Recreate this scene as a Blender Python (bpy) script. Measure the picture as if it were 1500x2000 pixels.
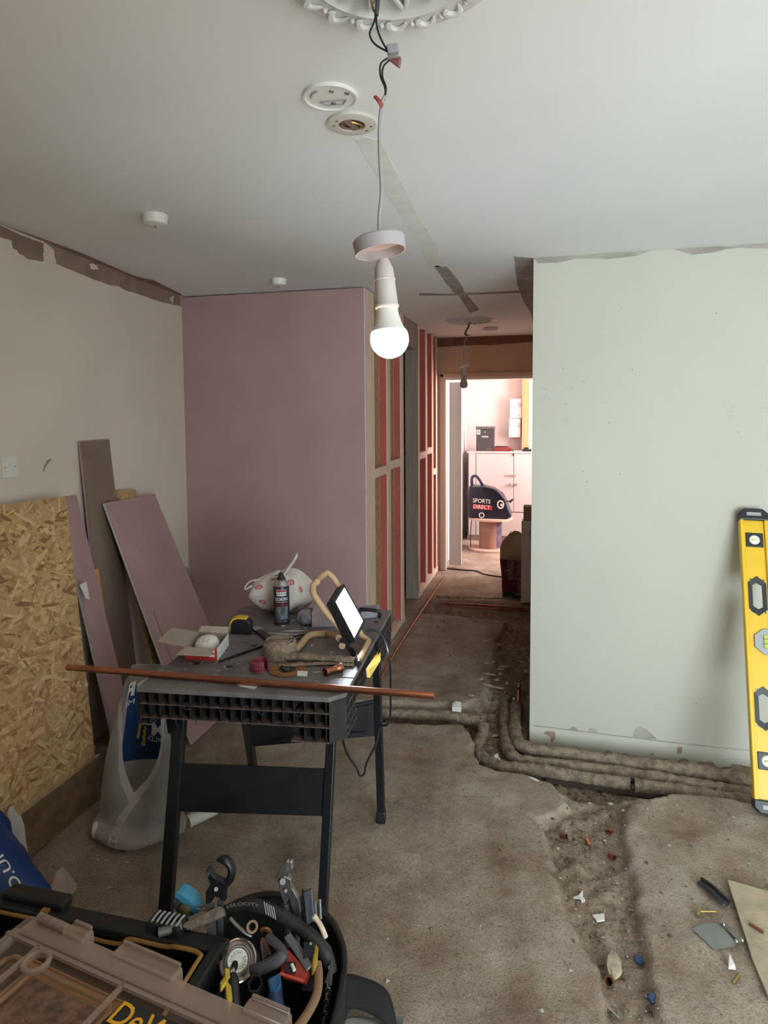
import bpy, bmesh, math, random
import numpy as np
from mathutils import Vector, Matrix, Euler
random.seed(7)
for o in list(bpy.data.objects): bpy.data.objects.remove(o)
SC = bpy.context.scene; COL = SC.collection
R = math.radians

# ------------------------------------------------------------------ camera
cam = bpy.data.cameras.new('camera'); camo = bpy.data.objects.new('camera', cam); COL.objects.link(camo)
cam.sensor_fit = 'VERTICAL'; cam.sensor_height = 36.0; cam.sensor_width = 27.0
cam.lens = 1279.13/2000*36; cam.shift_y = -104.42/2000; cam.clip_start = .02
camo.matrix_world = Matrix.Translation((0, 0, 1.6315)) @ Matrix.Rotation(.2438, 4, 'Z') @ Matrix.Rotation(math.pi/2-.0682, 4, 'X') @ Matrix.Rotation(-.0068, 4, 'Z')
SC.camera = camo
# ------------------------------------------------------------------ world, daylight, exposure
w = bpy.data.worlds.new('sky'); SC.world = w; w.use_nodes = True
w.node_tree.nodes['Background'].inputs[0].default_value = (.80, .90, 1, 1)
w.node_tree.nodes['Background'].inputs[1].default_value = 3.0
def area(name, loc, rot, sx, sy, power, color, spread=180):
    l = bpy.data.lights.new(name, 'AREA'); l.shape = 'RECTANGLE'; l.size = sx; l.size_y = sy
    l.energy = power; l.color = color; l.spread = R(spread)
    o = bpy.data.objects.new(name, l); o.location = loc; o.rotation_euler = rot; COL.objects.link(o); return o
area('window_daylight', (1.95, -1.62, 1.15), (R(90), 0, 0), 2.2, 2.0, 215, (.80, .95, 1.0))
area('kitchen_daylight', (1.28, 7.7, 1.6), (R(90), 0, R(90)), 1.3, 1.2, 135, (1, .84, .84))
vs = SC.view_settings; SC.display_settings.display_device = 'sRGB'
vs.view_transform = 'Standard'; vs.look = 'None'; vs.gamma = 1.0; vs.exposure = 0.0; vs.use_curve_mapping = False
SC.cycles.max_bounces = 5; SC.cycles.diffuse_bounces = 4; SC.cycles.glossy_bounces = 2; SC.cycles.caustics_reflective = False; SC.cycles.caustics_refractive = False; SC.cycles.adaptive_threshold = .03

# ------------------------------------------------------------------ materials
MATS = {}
def mat(name, col, rough=.7, metal=0.0, var=.12, scale=8.0, bump=0.0, bscale=60.0, col2=None, alpha=1.0, trans=0.0, emit=None, estr=0.0, stretch=None, coat=0.0, ior=1.45, detail=2.5, spec=.5):
    if name in MATS: return MATS[name]
    m = bpy.data.materials.new(name); m.use_nodes = True; nt = m.node_tree; N = nt.nodes; L = nt.links
    b = N['Principled BSDF']
    b.inputs['Roughness'].default_value = rough; b.inputs['Metallic'].default_value = metal
    b.inputs['IOR'].default_value = ior; b.inputs['Coat Weight'].default_value = coat
    b.inputs['Specular IOR Level'].default_value = spec
    c = (*col, 1); c2 = (*(col2 or tuple(x*(1-2*var) for x in col)), 1)
    tc = N.new('ShaderNodeTexCoord'); mp = N.new('ShaderNodeMapping'); L.new(tc.outputs['Object'], mp.inputs[0])
    if stretch: mp.inputs['Scale'].default_value = stretch
    no = N.new('ShaderNodeTexNoise'); no.inputs['Scale'].default_value = scale; no.inputs['Detail'].default_value = detail; L.new(mp.outputs[0], no.inputs['Vector'])
    cr = N.new('ShaderNodeValToRGB'); cr.color_ramp.elements[0].position = .32; cr.color_ramp.elements[1].position = .62
    cr.color_ramp.elements[0].color = c2; cr.color_ramp.elements[1].color = c
    L.new(no.outputs[0], cr.inputs[0]); L.new(cr.outputs[0], b.inputs['Base Color'])
    if bump:
        n2 = N.new('ShaderNodeTexNoise'); n2.inputs['Scale'].default_value = bscale; n2.inputs['Detail'].default_value = 3; L.new(mp.outputs[0], n2.inputs['Vector'])
        bp = N.new('ShaderNodeBump'); bp.inputs['Strength'].default_value = bump; bp.inputs['Distance'].default_value = .01
        L.new(n2.outputs[0], bp.inputs['Height']); L.new(bp.outputs[0], b.inputs['Normal'])
    if alpha < 1: b.inputs['Alpha'].default_value = alpha
    if trans: b.inputs['Transmission Weight'].default_value = trans
    if emit: b.inputs['Emission Color'].default_value = (*emit, 1); b.inputs['Emission Strength'].default_value = estr
    MATS[name] = m; return m
mat('ceiling_paint', (.81, .815, .81), .85, var=.02, scale=1.6, bump=.05, bscale=14)
mat('wall_cream', (.75, .655, .56), .8, var=.03, scale=2, bump=.06, bscale=18)
mat('wall_green_white', (.49, .475, .405), .75, var=.025, scale=1.5, bump=.06, bscale=12)
mat('magnolia', (.64, .54, .515), .8, var=.02, scale=2)
mat('pink_board', (.43, .27, .275), .85, var=.05, scale=3)
mat('brown_paper', (.24, .165, .125), .85, var=.06, scale=5)
mat('gypsum', (.62, .56, .54), .9, var=.08, scale=30)
mat('bare_plaster', (.33, .22, .175), .95, var=.14, scale=9, bump=.3, bscale=40)
mat('bare_plaster_grey', (.40, .355, .32), .95, var=.16, scale=7, bump=.2, bscale=40)
mat('filler', (.70, .67, .62), .85, var=.06, scale=9)
mat('timber', (.80, .60, .48), .75, var=.10, scale=6, stretch=(8, 8, .6))
mat('timber_weathered', (.36, .29, .24), .8, var=.12, scale=6, stretch=(8, 8, .6))
mat('timber_orange', (.60, .30, .14), .7, var=.10, scale=5, stretch=(8, 8, .6))
mat('red_membrane', (.46, .10, .085), .6, var=.08, scale=5)
mat('osb_base', (.52, .33, .155), .8, var=.14, scale=25)
for i, c in enumerate([(.60, .385, .18), (.46, .27, .12), (.72, .50, .255), (.32, .17, .07), (.56, .38, .19)]):
    mat('osb_strand_%d' % i, c, .75, var=.08, scale=40, stretch=(1, 1, 1))
mat('brick_dark', (.16, .10, .075), .95, var=.2, scale=12, bump=.5, bscale=40)
mat('white_paint', (.72, .69, .66), .45, var=.02)
mat('white_plastic', (.78, .76, .72), .4, var=.02)
mat('plaster_white', (.70, .69, .66), .8, var=.03, scale=20)
mat('grey_plastic', (.36, .36, .37), .5, var=.04)
mat('black_plastic', (.022, .022, .024), .42, var=.15, scale=20)
mat('black_steel', (.012, .013, .016), .38, var=.15, scale=12)
mat('black_cable', (.015, .015, .018), .5, var=.05)
mat('copper', (.52, .21, .125), .36, 1.0, var=.14, scale=14)
mat('copper_dull', (.40, .16, .09), .45, .8, var=.16, scale=14)
mat('steel', (.50, .50, .50), .35, 1.0, var=.1, scale=20)
mat('steel_dull', (.30, .29, .28), .5, .9, var=.15, scale=20)
mat('lagging', (.31, .235, .17), .98, var=.25, scale=35, bump=.9, bscale=140)
mat('jute', (.30, .225, .16), .98, var=.2, scale=60, bump=.8, bscale=160)
mat('yellow', (.75, .47, .025), .38, var=.05)
mat('yellow_dull', (.60, .42, .06), .5, var=.08)
mat('clear_plastic', (.75, .75, .75), .12, var=.02, alpha=.28)
mat('brass', (.55, .40, .15), .4, 1.0, var=.1)
mat('paper', (.72, .68, .63), .8, var=.04)
mat('card_grey', (.36, .30, .25), .85, var=.05)
mat('letter_white', (.80, .78, .76), .6, var=.01)
mat('letter_black', (.02, .02, .02), .6, var=.01)
M = MATS

# ------------------------------------------------------------------ mesh helpers
def V(*a): return Vector(a[0]) if len(a) == 1 else Vector(a)
def root_loc(p):
    v = Vector((0, 0, 0))
    while p is not None: v += Vector(p.location); p = p.parent
    return v
def frame(d, up=(0, 0, 1)):
    z = Vector(d).normalized(); u = Vector(up)
    if abs(z.dot(u)) > .98: u = Vector((0, 1, 0))
    x = u.cross(z).normalized(); return x, z.cross(x), z
def ez(deg): return Matrix.Rotation(R(deg), 3, 'Z')
class MB:
    def __init__(s): s.v = []; s.f = []; s.m = []; s.mi = 0
    def add(s, vs_, fs):
        k = len(s.v); s.v += [tuple(p) for p in vs_]; s.f += [tuple(i+k for i in f) for f in fs]; s.m += [s.mi]*len(fs); return s
    def box(s, a, b): return s.hexa([(x, y, z) for z in (a[2], b[2]) for x, y in ((a[0], a[1]), (b[0], a[1]), (b[0], b[1]), (a[0], b[1]))])
    def hexa(s, p): return s.add(p, [(0, 3, 2, 1), (4, 5, 6, 7), (0, 1, 5, 4), (1, 2, 6, 5), (2, 3, 7, 6), (3, 0, 4, 7)])
    def obox(s, c, size, rot=None):
        c = Vector(c); rot = rot or Matrix.Identity(3); h = [x/2 for x in size]
        return s.hexa([c + rot @ Vector((x*h[0], y*h[1], z*h[2])) for z in (-1, 1) for x, y in ((-1, -1), (1, -1), (1, 1), (-1, 1))])
    def bar(s, p0, p1, w_, h_, up=(0, 0, 1)):
        p0 = Vector(p0); p1 = Vector(p1); x, y, z = frame(p1-p0, up)
        return s.hexa([p + x*a*w_/2 + y*b*h_/2 for p in (p0, p1) for a, b in ((-1, -1), (1, -1), (1, 1), (-1, 1))])
    def tube(s, pts, r, n=8, caps=True, flat=1.0, closed=False):
        pts = [Vector(p) for p in pts]; m = len(pts); rs = r if isinstance(r, (list, tuple)) else [r]*m
        t = (pts[1]-pts[0]).normalized(); x, y, _ = frame(t); vv = []
        for i, p in enumerate(pts):
            if closed: t2 = (pts[(i+1) % m]-pts[i-1]).normalized()
            else: t2 = (pts[min(i+1, m-1)]-pts[max(i-1, 0)]).normalized()
            q = t.rotation_difference(t2); x = q @ x; y = q @ y; t = t2
            vv += [p + (x*math.cos(2*math.pi*k/n) + y*math.sin(2*math.pi*k/n)*flat)*rs[i] for k in range(n)]
        ff = [(i*n+k, i*n+(k+1) % n, (i+1)*n+(k+1) % n, (i+1)*n+k) for i in range(m-1) for k in range(n)]
        if closed: ff += [((m-1)*n+k, (m-1)*n+(k+1) % n, (k+1) % n, k) for k in range(n)]
        elif caps: ff += [tuple(range(n))[::-1], tuple(range((m-1)*n, m*n))]
        return s.add(vv, ff)
    def cyl(s, p0, p1, r0, r1=None, n=16, caps=True): return s.tube([p0, p1], [r0, r0 if r1 is None else r1], n, caps)
    def lathe(s, prof, o=(0, 0, 0), n=24, axis=(0, 0, 1), sx=1.0, sy=1.0, arc=1.0):
        x, y, z = frame(axis) if tuple(axis) != (0, 0, 1) else (Vector((1, 0, 0)), Vector((0, 1, 0)), Vector((0, 0, 1)))
        o = Vector(o); m = len(prof); full = arc >= 1; nn = n if full else n+1
        vv = [o + x*r*math.cos(2*math.pi*arc*k/n)*sx + y*r*math.sin(2*math.pi*arc*k/n)*sy + z*h for r, h in prof for k in range(nn)]
        kk = range(n)
        ff = [(i*nn+k, i*nn+(k+1) % nn, (i+1)*nn+(k+1) % nn, (i+1)*nn+k) for i in range(m-1) for k in kk]
        return s.add(vv, ff)
    def prism(s, poly, vec):
        poly = [Vector(p) for p in poly]; vec = Vector(vec); n = len(poly)
        return s.add(poly + [p+vec for p in poly], [tuple(range(n))[::-1], tuple(range(n, 2*n))] + [(i, (i+1) % n, n+(i+1) % n, n+i) for i in range(n)])
    def sphere(s, c, r, nu=16, nv=10, sc=(1, 1, 1)):
        c = Vector(c); vv = []; ff = []
        for j in range(nv+1):
            th = math.pi*j/nv
            for i in range(nu):
                a = 2*math.pi*i/nu; vv.append(c + Vector((math.sin(th)*math.cos(a)*sc[0], math.sin(th)*math.sin(a)*sc[1], math.cos(th)*sc[2]))*r)
        for j in range(nv):
            for i in range(nu): ff.append((j*nu+i, (j+1)*nu+i, (j+1)*nu+(i+1) % nu, j*nu+(i+1) % nu))
        return s.add(vv, ff)
    def grid(s, fn, nu, nv, wrap=False):
        vv = [fn(i/(nu if wrap else nu-1), j/(nv-1)) for j in range(nv) for i in range(nu)]
        ff = [(j*nu+i, j*nu+(i+1) % nu, (j+1)*nu+(i+1) % nu, (j+1)*nu+i) for j in range(nv-1) for i in range(nu if wrap else nu-1)]
        return s.add(vv, ff)
    def build(s, name, mats, parent=None, smooth=False, bevel=0.0, seg=2, solid=0.0, sub=0, recalc=True, label=None):
        me = bpy.data.meshes.new(name); off = root_loc(parent) if parent is not None else None
        if parent is None:
            c = Vector((sum(p[0] for p in s.v)/len(s.v), sum(p[1] for p in s.v)/len(s.v), min(p[2] for p in s.v))); off = c
        me.from_pydata([(p[0]-off.x, p[1]-off.y, p[2]-off.z) for p in s.v], [], s.f)
        mats = mats if isinstance(mats, (list, tuple)) else [mats]
        for k in mats: me.materials.append(M[k] if isinstance(k, str) else k)
        if len(mats) > 1: me.polygons.foreach_set('material_index', s.m)
        if recalc:
            bm = bmesh.new(); bm.from_mesh(me); bmesh.ops.remove_doubles(bm, verts=bm.verts, dist=1e-6); bmesh.ops.recalc_face_normals(bm, faces=bm.faces); bm.to_mesh(me); bm.free()
        if smooth:
            me.polygons.foreach_set('use_smooth', [True]*len(me.polygons)); me.set_sharp_from_angle(angle=R(40))
        o = bpy.data.objects.new(name, me); COL.objects.link(o)
        if parent is None: o.location = off
        else: o.parent = parent
        if solid: q = o.modifiers.new('thickness', 'SOLIDIFY'); q.thickness = solid; q.offset = 0
        if bevel: q = o.modifiers.new('edges', 'BEVEL'); q.width = bevel; q.segments = seg; q.limit_method = 'ANGLE'; q.angle_limit = R(35)
        if sub: q = o.modifiers.new('smooth', 'SUBSURF'); q.levels = sub; q.render_levels = sub
        if label: o['label'] = label
        return o
def tag(o, label, cat, group=None):
    o['label'] = label; o['category'] = cat
    if group: o['group'] = group
    return o
def thing(name, label, cat, loc, group=None):
    o = bpy.data.objects.new(name, None); o.location = loc; o.empty_display_size = .05; COL.objects.link(o); return tag(o, label, cat, group)
def struct(o, label=None):
    o['kind'] = 'structure'
    if label: o['label'] = label
    return o
def copy_tree(o, parent=None):
    c = o.copy(); COL.objects.link(c); c.parent = parent
    for ch in list(o.children): copy_tree(ch, c)
    return c
def spline(pts, n=8, closed=False):
    P = [Vector(p) for p in pts]; out = []; m = len(P)
    for i in range(m if closed else m-1):
        if closed: a, b, c, d = P[i-1], P[i], P[(i+1) % m], P[(i+2) % m]
        else: a, b, c, d = P[max(i-1, 0)], P[i], P[i+1], P[min(i+2, m-1)]
        for k in range(n):
            t = k/n; out.append(.5*((2*b)+(c-a)*t+(2*a-5*b+4*c-d)*t*t+(3*b-a-3*c+d)*t**3))
    if not closed: out.append(P[-1])
    return out
def text_part(name, s, size, o, u, v, material, parent, bold=.0, thick=.0006, warp=None, mirror=False, label=None, squash=1.0):
    cu = bpy.data.curves.new(name, 'FONT'); cu.body = s; cu.size = 1.0; cu.align_x = 'CENTER'; cu.align_y = 'CENTER'; cu.offset = bold; cu.extrude = 0; cu.resolution_u = 3
    ob = bpy.data.objects.new('t', cu); COL.objects.link(ob); me = bpy.data.meshes.new_from_object(ob); bpy.data.objects.remove(ob)
    u = Vector(u).normalized(); v = Vector(v).normalized(); n = u.cross(v).normalized(); o = Vector(o); mb = MB()
    pts = []
    for p in me.vertices:
        x, y = p.co.x*size*squash*(-1 if mirror else 1), p.co.y*size
        pts.append(warp(x, y) if warp else o+u*x+v*y+n*thick)
    mb.add(pts, [tuple(q.vertices) for q in me.polygons])
    bpy.data.meshes.remove(me)
    return mb.build(name, material, parent, recalc=False, label=label)

# ------------------------------------------------------------------ the room shell
LWX = lambda y: -2.308+.1077*(3.866-y)           # inner face of the left wall (slightly out of square)
RWY = 3.40                                        # face of the plastered wall on the right
PKY = 3.866                                       # face of the pink partition
HEY = 6.685                                       # wall at the end of the passage
b = MB().box((-2.9, -1.8, 2.4), (3.6, 9.2, 2.52)); ceiling = struct(b.build('ceiling', 'ceiling_paint'), 'white plaster ceiling with bare patches')
b = MB(); b.hexa([(LWX(-1.8), -1.8, -.2), (LWX(9.2)-.0, 9.2, -.2), (-3.0, 9.2, -.2), (-3.0, -1.8, -.2), (LWX(-1.8), -1.8, 2.4), (LWX(9.2), 9.2, 2.4), (-3.0, 9.2, 2.4), (-3.0, -1.8, 2.4)])
wall_left = struct(b.build('wall_left', 'wall_cream'), 'cream plaster wall with the coving pulled off along its top')
b = MB().box((-.072, RWY, -.22), (3.5, RWY+.12, 2.4)); wall_right = struct(b.build('wall_right', 'wall_green_white'), 'pale green white plastered wall end beside the passage')
b = MB().box((-.045, RWY+.12, -.22), (.10, HEY, 2.4)); struct(b.build('wall_passage', 'wall_cream'), 'side wall of the passage')
b = MB().box((-.075, RWY+.02, -.2), (-.045, RWY+1.6, .62)); b.build('exposed_brick', 'brick_dark', wall_right)
# wall with the window, behind the photographer
b = MB()
for a, c in (((-2.2, -1.8, -.2), (.85, -1.68, 2.4)), ((3.05, -1.8, -.2), (3.6, -1.68, 2.4)), ((.85, -1.8, -.2), (3.05, -1.68, .1)), ((.85, -1.8, 2.2), (3.05, -1.68, 2.4))): b.box(a, c)
struct(b.build('wall_back', 'wall_cream'))
b = MB().box((.42, -1.68, -.2), (.62, -.12, 2.4)); struct(b.build('wall_light_block', 'wall_cream'))  # added unseen wall that keeps window light off the left wall and ceiling
wd = struct(bpy.data.objects.new('window_1', None)); wd.location = (1.95, -1.74, .1); COL.objects.link(wd)
b = MB()
for a, c in (((.85, -1.78, .1), (.91, -1.71, 2.2)), ((2.99, -1.78, .1), (3.05, -1.71, 2.2)), ((.91, -1.78, .1), (2.99, -1.71, .16)), ((.91, -1.78, 2.14), (2.99, -1.71, 2.2)), ((1.92, -1.78, .16), (1.98, -1.71, 2.14))): b.box(a, c)
b.build('window_frame', 'white_plastic', wd)
for x0, x1 in ((.91, 1.92), (1.98, 2.99)): MB().box((x0, -1.752, .16), (x1, -1.742, 2.14)).build('pane', mat('window_glass', (.9, .95, .95), .02, var=0, alpha=.08), wd)
b = MB().box((3.5, -1.8, -.2), (3.62, RWY+.12, 2.4)); struct(b.build('wall_side', 'wall_green_white'))

# --- pink plasterboard partition with its timber frame along the passage
PX = -1.075
part = struct(bpy.data.objects.new('wall_partition', None), 'new stud partition faced with pink plasterboard'); part.location = (-1.7, 3.9, 0); COL.objects.link(part)
MB().box((-2.40, PKY, .004), (PX-.006, PKY+.0125, 2.392)).build('pink_plasterboard', 'pink_board', part)
MB().box((PX-.006, PKY, .004), (PX+.0, PKY+.0125, 2.392)).build('board_edge', 'gypsum', part)
sb = MB().cyl((0, 0, 0), (0, -.0012, 0), .0045, n=8).build('screw_head', 'black_steel', part); sb.location = V(-1.63, PKY, 2.1)-part.location
SCR = [(-2.2420, 3.8660, 2.2951), (-1.9437, 3.8660, 2.3528), (-1.6227, 3.8660, 2.3502), (-1.3100, 3.8660, 2.3537), (-2.2657, 3.8660, 1.9999), (-2.2754, 3.8660, 1.6776), (-2.2725, 3.8660, 1.3990), (-2.2737, 3.8660, 0.9815), (-1.6271, 3.8660, 2.1164), (-1.6392, 3.8660, 1.8393), (-1.6447, 3.8660, 1.5526), (-1.6474, 3.8660, 1.2239), (-1.0700, 3.8660, 1.5548), (-1.0560, 3.8660, 1.2973), (-1.0650, 3.8660, 1.0086), (-1.0599, 3.8660, 1.9677)]
for i, p in enumerate(SCR):
    q = sb if i == 0 else sb.copy()
    if i: COL.objects.link(q); q.parent = part
    q.location = V(p)-part.location
def stud(y0, y1, x=PX, dep=.058, z0=.04, z1=2.39, red=True):
    s_ = MB().box((x-dep, y0, z0), (x, y1, z1)).build('stud', 'timber', part, bevel=.002)
    if red: MB().box((x-dep+.004, y0-.003, z0), (x-.006, y0, z1)).build('red_facing', 'red_membrane', s_)
stud(PKY+.0125, 4.08, red=False); stud(4.42, 4.52); stud(4.86, 4.96)
MB().box((PX-.07, PKY+.0125, .06), (PX-.058, 4.97, 2.39)).build('osb_lining', 'osb_base', part)
for y0, y1, z in ((4.08, 4.42, 1.245), (4.52, 4.86, 1.265)): MB().box((PX-.058, y0, z-.03), (PX+.001, y1, z+.03)).build('noggin', 'timber', part, bevel=.002)
MB().box((PX-.07, PKY+.0125, .0), (PX+.003, 4.97, .04)).build('sole_plate', 'timber', part, bevel=.002)
MB().box((PX-.14, 5.0, 2.18), (PX-.02, 5.62, 2.39)).build('door_header', 'timber_weathered', part)
# second length of framing beyond the dark opening
MB().box((PX-.12, 5.58, .0), (PX-.012, 5.61, 2.39)).build('end_board', 'timber_weathered', part)
stud(5.61, 5.68, PX-.012, red=False); stud(5.98, 6.06, PX-.012); stud(6.32, 6.40, PX-.012); stud(6.56, 6.64, PX-.012)
MB().box((PX-.09, 5.62, .05), (PX-.072, 6.66, 2.39)).build('osb_lining', 'osb_base', part)
for y0, y1, z in ((5.68, 5.98, 1.255), (6.06, 6.32, 1.275), (6.40, 6.56, 1.05)): MB().box((PX-.07, y0, z-.03), (PX-.011, y1, z+.03)).build('noggin', 'timber', part, bevel=.002)
MB().box((PX-.08, 5.6, .0), (PX-.008, 6.66, .05)).build('sole_plate', 'timber', part, bevel=.002)
# --- wall at the end of the passage, with the doorway
b = MB().box((-3.0, HEY, -.2), (-1.035, HEY+.11, 2.4)).box((-1.035, HEY, 2.0), (-.02, HEY+.11, 2.4)).box((-.06, HEY, -.2), (1.4, HEY+.11, 2.4))
wall_end = struct(b.build('wall_front', mat('passage_cream', (.60, .44, .34), .85, var=.06, scale=4)), 'cream wall above the doorway at the passage end')
dr = struct(bpy.data.objects.new('door_1', None), 'open doorway with pale painted lining'); dr.location = (-.55, HEY, 0); COL.objects.link(dr)
b = MB().box((-1.035, HEY-.01, 0), (-1.005, HEY+.12, 2.0)); b.build('jamb', 'white_paint', dr, bevel=.002)
b = MB().box((-1.035, HEY-.012, 1.972), (-.06, HEY+.12, 2.002)); b.build('door_head', 'white_paint', dr, bevel=.002)
b = MB().box((-1.062, HEY-.02, 0), (-1.028, HEY-.002, 2.03)).box((-1.062, HEY-.02, 2.0), (-.06, HEY-.002, 2.04)); b.build('architrave', 'passage_cream', dr, bevel=.003)
b = MB().box((-.99, HEY+.13, .03), (-.862, HEY+.17, 1.955)); struct(b.build('trim_1', 'white_paint', bevel=.003), 'plain white boxed panel just inside the doorway')
# --- kitchen beyond
b = MB().box((-1.35, HEY+.11, -.2), (-1.05, 8.9, 2.4)); struct(b.build('wall_kitchen', 'white_paint'))
b = MB().box((-1.35, 8.82, -.2), (1.5, 8.95, 2.4)); wall_far = struct(b.build('wall_far', 'magnolia'), 'sunlit pinkish wall of the room beyond')
b = MB()
for a, c in (((1.4, HEY, -.2), (1.5, 7.05, 2.4)), ((1.4, 8.35, -.2), (1.5, 8.95, 2.4)), ((1.4, 7.05, -.2), (1.5, 8.35, 1.0)), ((1.4, 7.05, 2.2), (1.5, 8.35, 2.4))): b.box(a, c)
struct(b.build('wall_kitchen_side', 'magnolia'))
wd = struct(bpy.data.objects.new('window_2', None)); wd.location = (1.45, 7.7, 1.0); COL.objects.link(wd)
b = MB().box((1.43, 7.05, 1.0), (1.48, 7.1, 2.2)).box((1.43, 8.3, 1.0), (1.48, 8.35, 2.2)).box((1.43, 7.1, 1.0), (1.48, 8.3, 1.05)).box((1.43, 7.1, 2.15), (1.48, 8.3, 2.2)); b.build('window_frame', 'white_plastic', wd)
MB().box((1.45, 7.1, 1.05), (1.46, 8.3, 2.15)).build('pane', 'window_glass', wd)

# ------------------------------------------------------------------ floor, dug up along the walls
def vnoise(x, y, sc, seed):
    rng = np.random.RandomState(seed); tab = rng.rand(256, 256)
    u = x*sc+1000; v = y*sc+1000; i = np.floor(u).astype(int); j = np.floor(v).astype(int); fu = u-i; fv = v-j
    fu = fu*fu*(3-2*fu); fv = fv*fv*(3-2*fv); g = lambda a, c: tab[a % 256, c % 256]
    return (g(i, j)*(1-fu)+g(i+1, j)*fu)*(1-fv)+(g(i, j+1)*(1-fu)+g(i+1, j+1)*fu)*fv
def sdist(px, py, poly):
    P = np.array([(p[0], p[1]) for p in poly]); d2 = np.full(px.shape, 1e9); ins = np.zeros(px.shape, bool)
    for i in range(len(P)):
        a = P[i]; c = P[(i+1) % len(P)]; e = c-a; wx = px-a[0]; wy = py-a[1]
        t = np.clip((wx*e[0]+wy*e[1])/(e@e+1e-12), 0, 1); d2 = np.minimum(d2, (wx-t*e[0])**2+(wy-t*e[1])**2)
        cond = (a[1] > py) != (c[1] > py)
        ins ^= cond & (px < (c[0]-a[0])*(py-a[1])/((c[1]-a[1]) if c[1] != a[1] else 1e-9)+a[0])
    return np.where(ins, np.sqrt(d2), -np.sqrt(d2))
TRENCH = [(-0.2507, 5.3839, 0.0000), (-0.3146, 5.0846, 0.0000), (-0.3502, 4.6723, 0.0000), (-0.3582, 4.1771, 0.0000), (-0.3413, 3.7783, 0.0000), (-0.4411, 3.5870, 0.0000), (-0.8594, 3.5374, 0.0000), (-1.0649, 3.5105, 0.0000), (-0.9856, 3.2447, 0.0000), (-0.7982, 3.2824, 0.0000), (-0.4212, 3.3176, 0.0000), (-0.3399, 3.1819, 0.0000), (-0.3437, 3.0588, 0.0000), (-0.2988, 2.9556, 0.0000), (-0.2142, 2.9261, 0.0000), (-0.0562, 2.9154, 0.0000), (0.0242, 2.8879, 0.0000), (0.0773, 2.8078, 0.0000), (0.1875, 2.7878, 0.0000), (0.4336, 2.8535, 0.0000), (0.5756, 2.9062, 0.0000), (0.6801, 2.9271, 0.0000), (0.8476, 2.9141, 0.0000), (1.6, 2.93, 0), (3.5, 2.95, 0), (3.5, 3.5, 0), (-.02, 3.5, 0), (-.02, 5.45, 0)]
CHANNEL = [(0.0689, 2.8136, 0.0000), (0.0987, 2.7443, 0.0000), (0.0560, 2.6617, 0.0000), (-0.0696, 2.6248, 0.0000), (-0.0130, 2.4730, 0.0000), (0.0265, 2.3838, 0.0000), (0.0523, 2.1698, 0.0000), (0.1110, 2.0076, 0.0000), (0.1515, 1.9335, 0.0000), (0.1711, 1.7361, 0.0000), (.21, 1.1, 0), (.21, -1, 0), (.6, -1, 0), (.55, 1.1, 0), (0.3232, 1.8518, 0.0000), (0.3377, 2.1399, -0.0000), (0.3205, 2.3786, 0.0000), (0.3156, 2.5825, -0.0000), (0.3482, 2.7168, 0.0000), (0.4336, 2.8535, 0.0000), (0.2573, 2.8899, 0.0000)]
CROSS = [(-1.05, 5.22, 0), (-.04, 5.10, 0), (-.04, 5.62, 0), (-1.05, 5.66, 0)]
def floor_height(px, py):
    wob = (vnoise(px, py, 9, 3)-.5)*.05+(vnoise(px, py, 30, 4)-.5)*.02
    def ss(t): t = np.clip(t, 0, 1); return t*t*(3-2*t)
    a = ss((sdist(px, py, TRENCH)+wob*.6)/.05); c0 = sdist(px, py, CHANNEL)+wob
    right = np.clip((px-.30)/.12, 0, 1); c = ss(c0/(.035+.16*right)); d = ss((sdist(px, py, CROSS)+wob)/.06)
    dug = np.maximum(np.maximum(a, .62*c), d)
    deep = .095*(1-.55*ss((py-3.55)/.45))
    h = -np.maximum(np.maximum(deep*a, .036*c), .05*d)
    h += (vnoise(px, py, 3, 5)-.5)*.012+(vnoise(px, py, 12, 6)-.5)*.006
    h += dug*((vnoise(px, py, 25, 7)-.5)*.028+(vnoise(px, py, 60, 8)-.5)*.016)+(vnoise(px, py, 70, 9)-.5)*.003
    return h, dug
def axis(lo, hi, f0, f1, fine, coarse):
    return np.concatenate([np.arange(lo, f0, coarse), np.arange(f0, f1, fine), np.arange(f1, hi+coarse, coarse)])
gx = axis(-2.75, 3.5, -2.0, 1.6, .0115, .05); gy = axis(-1.75, 8.9, 1.25, 4.2, .0115, .03)
GX, GY = np.meshgrid(gx, gy); GH, GD = floor_height(GX, GY)
nx, ny = len(gx), len(gy); me = bpy.data.meshes.new('floor')
idx = np.arange(nx*ny).reshape(ny, nx); q = np.stack([idx[:-1, :-1], idx[:-1, 1:], idx[1:, 1:], idx[1:, :-1]], -1).reshape(-1)
me.vertices.add(nx*ny); me.vertices.foreach_set('co', np.stack([GX, GY, GH], -1).reshape(-1).astype(np.float32))
me.loops.add(len(q)); me.loops.foreach_set('vertex_index', q.astype(np.int32)); me.polygons.add(len(q)//4)
me.polygons.foreach_set('loop_start', np.arange(0, len(q), 4, dtype=np.int32)); me.update(calc_edges=True)
at = me.attributes.new('dug', 'FLOAT', 'POINT'); at.data.foreach_set('value', GD.reshape(-1).astype(np.float32))
me.polygons.foreach_set('use_smooth', [True]*len(me.polygons))
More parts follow.
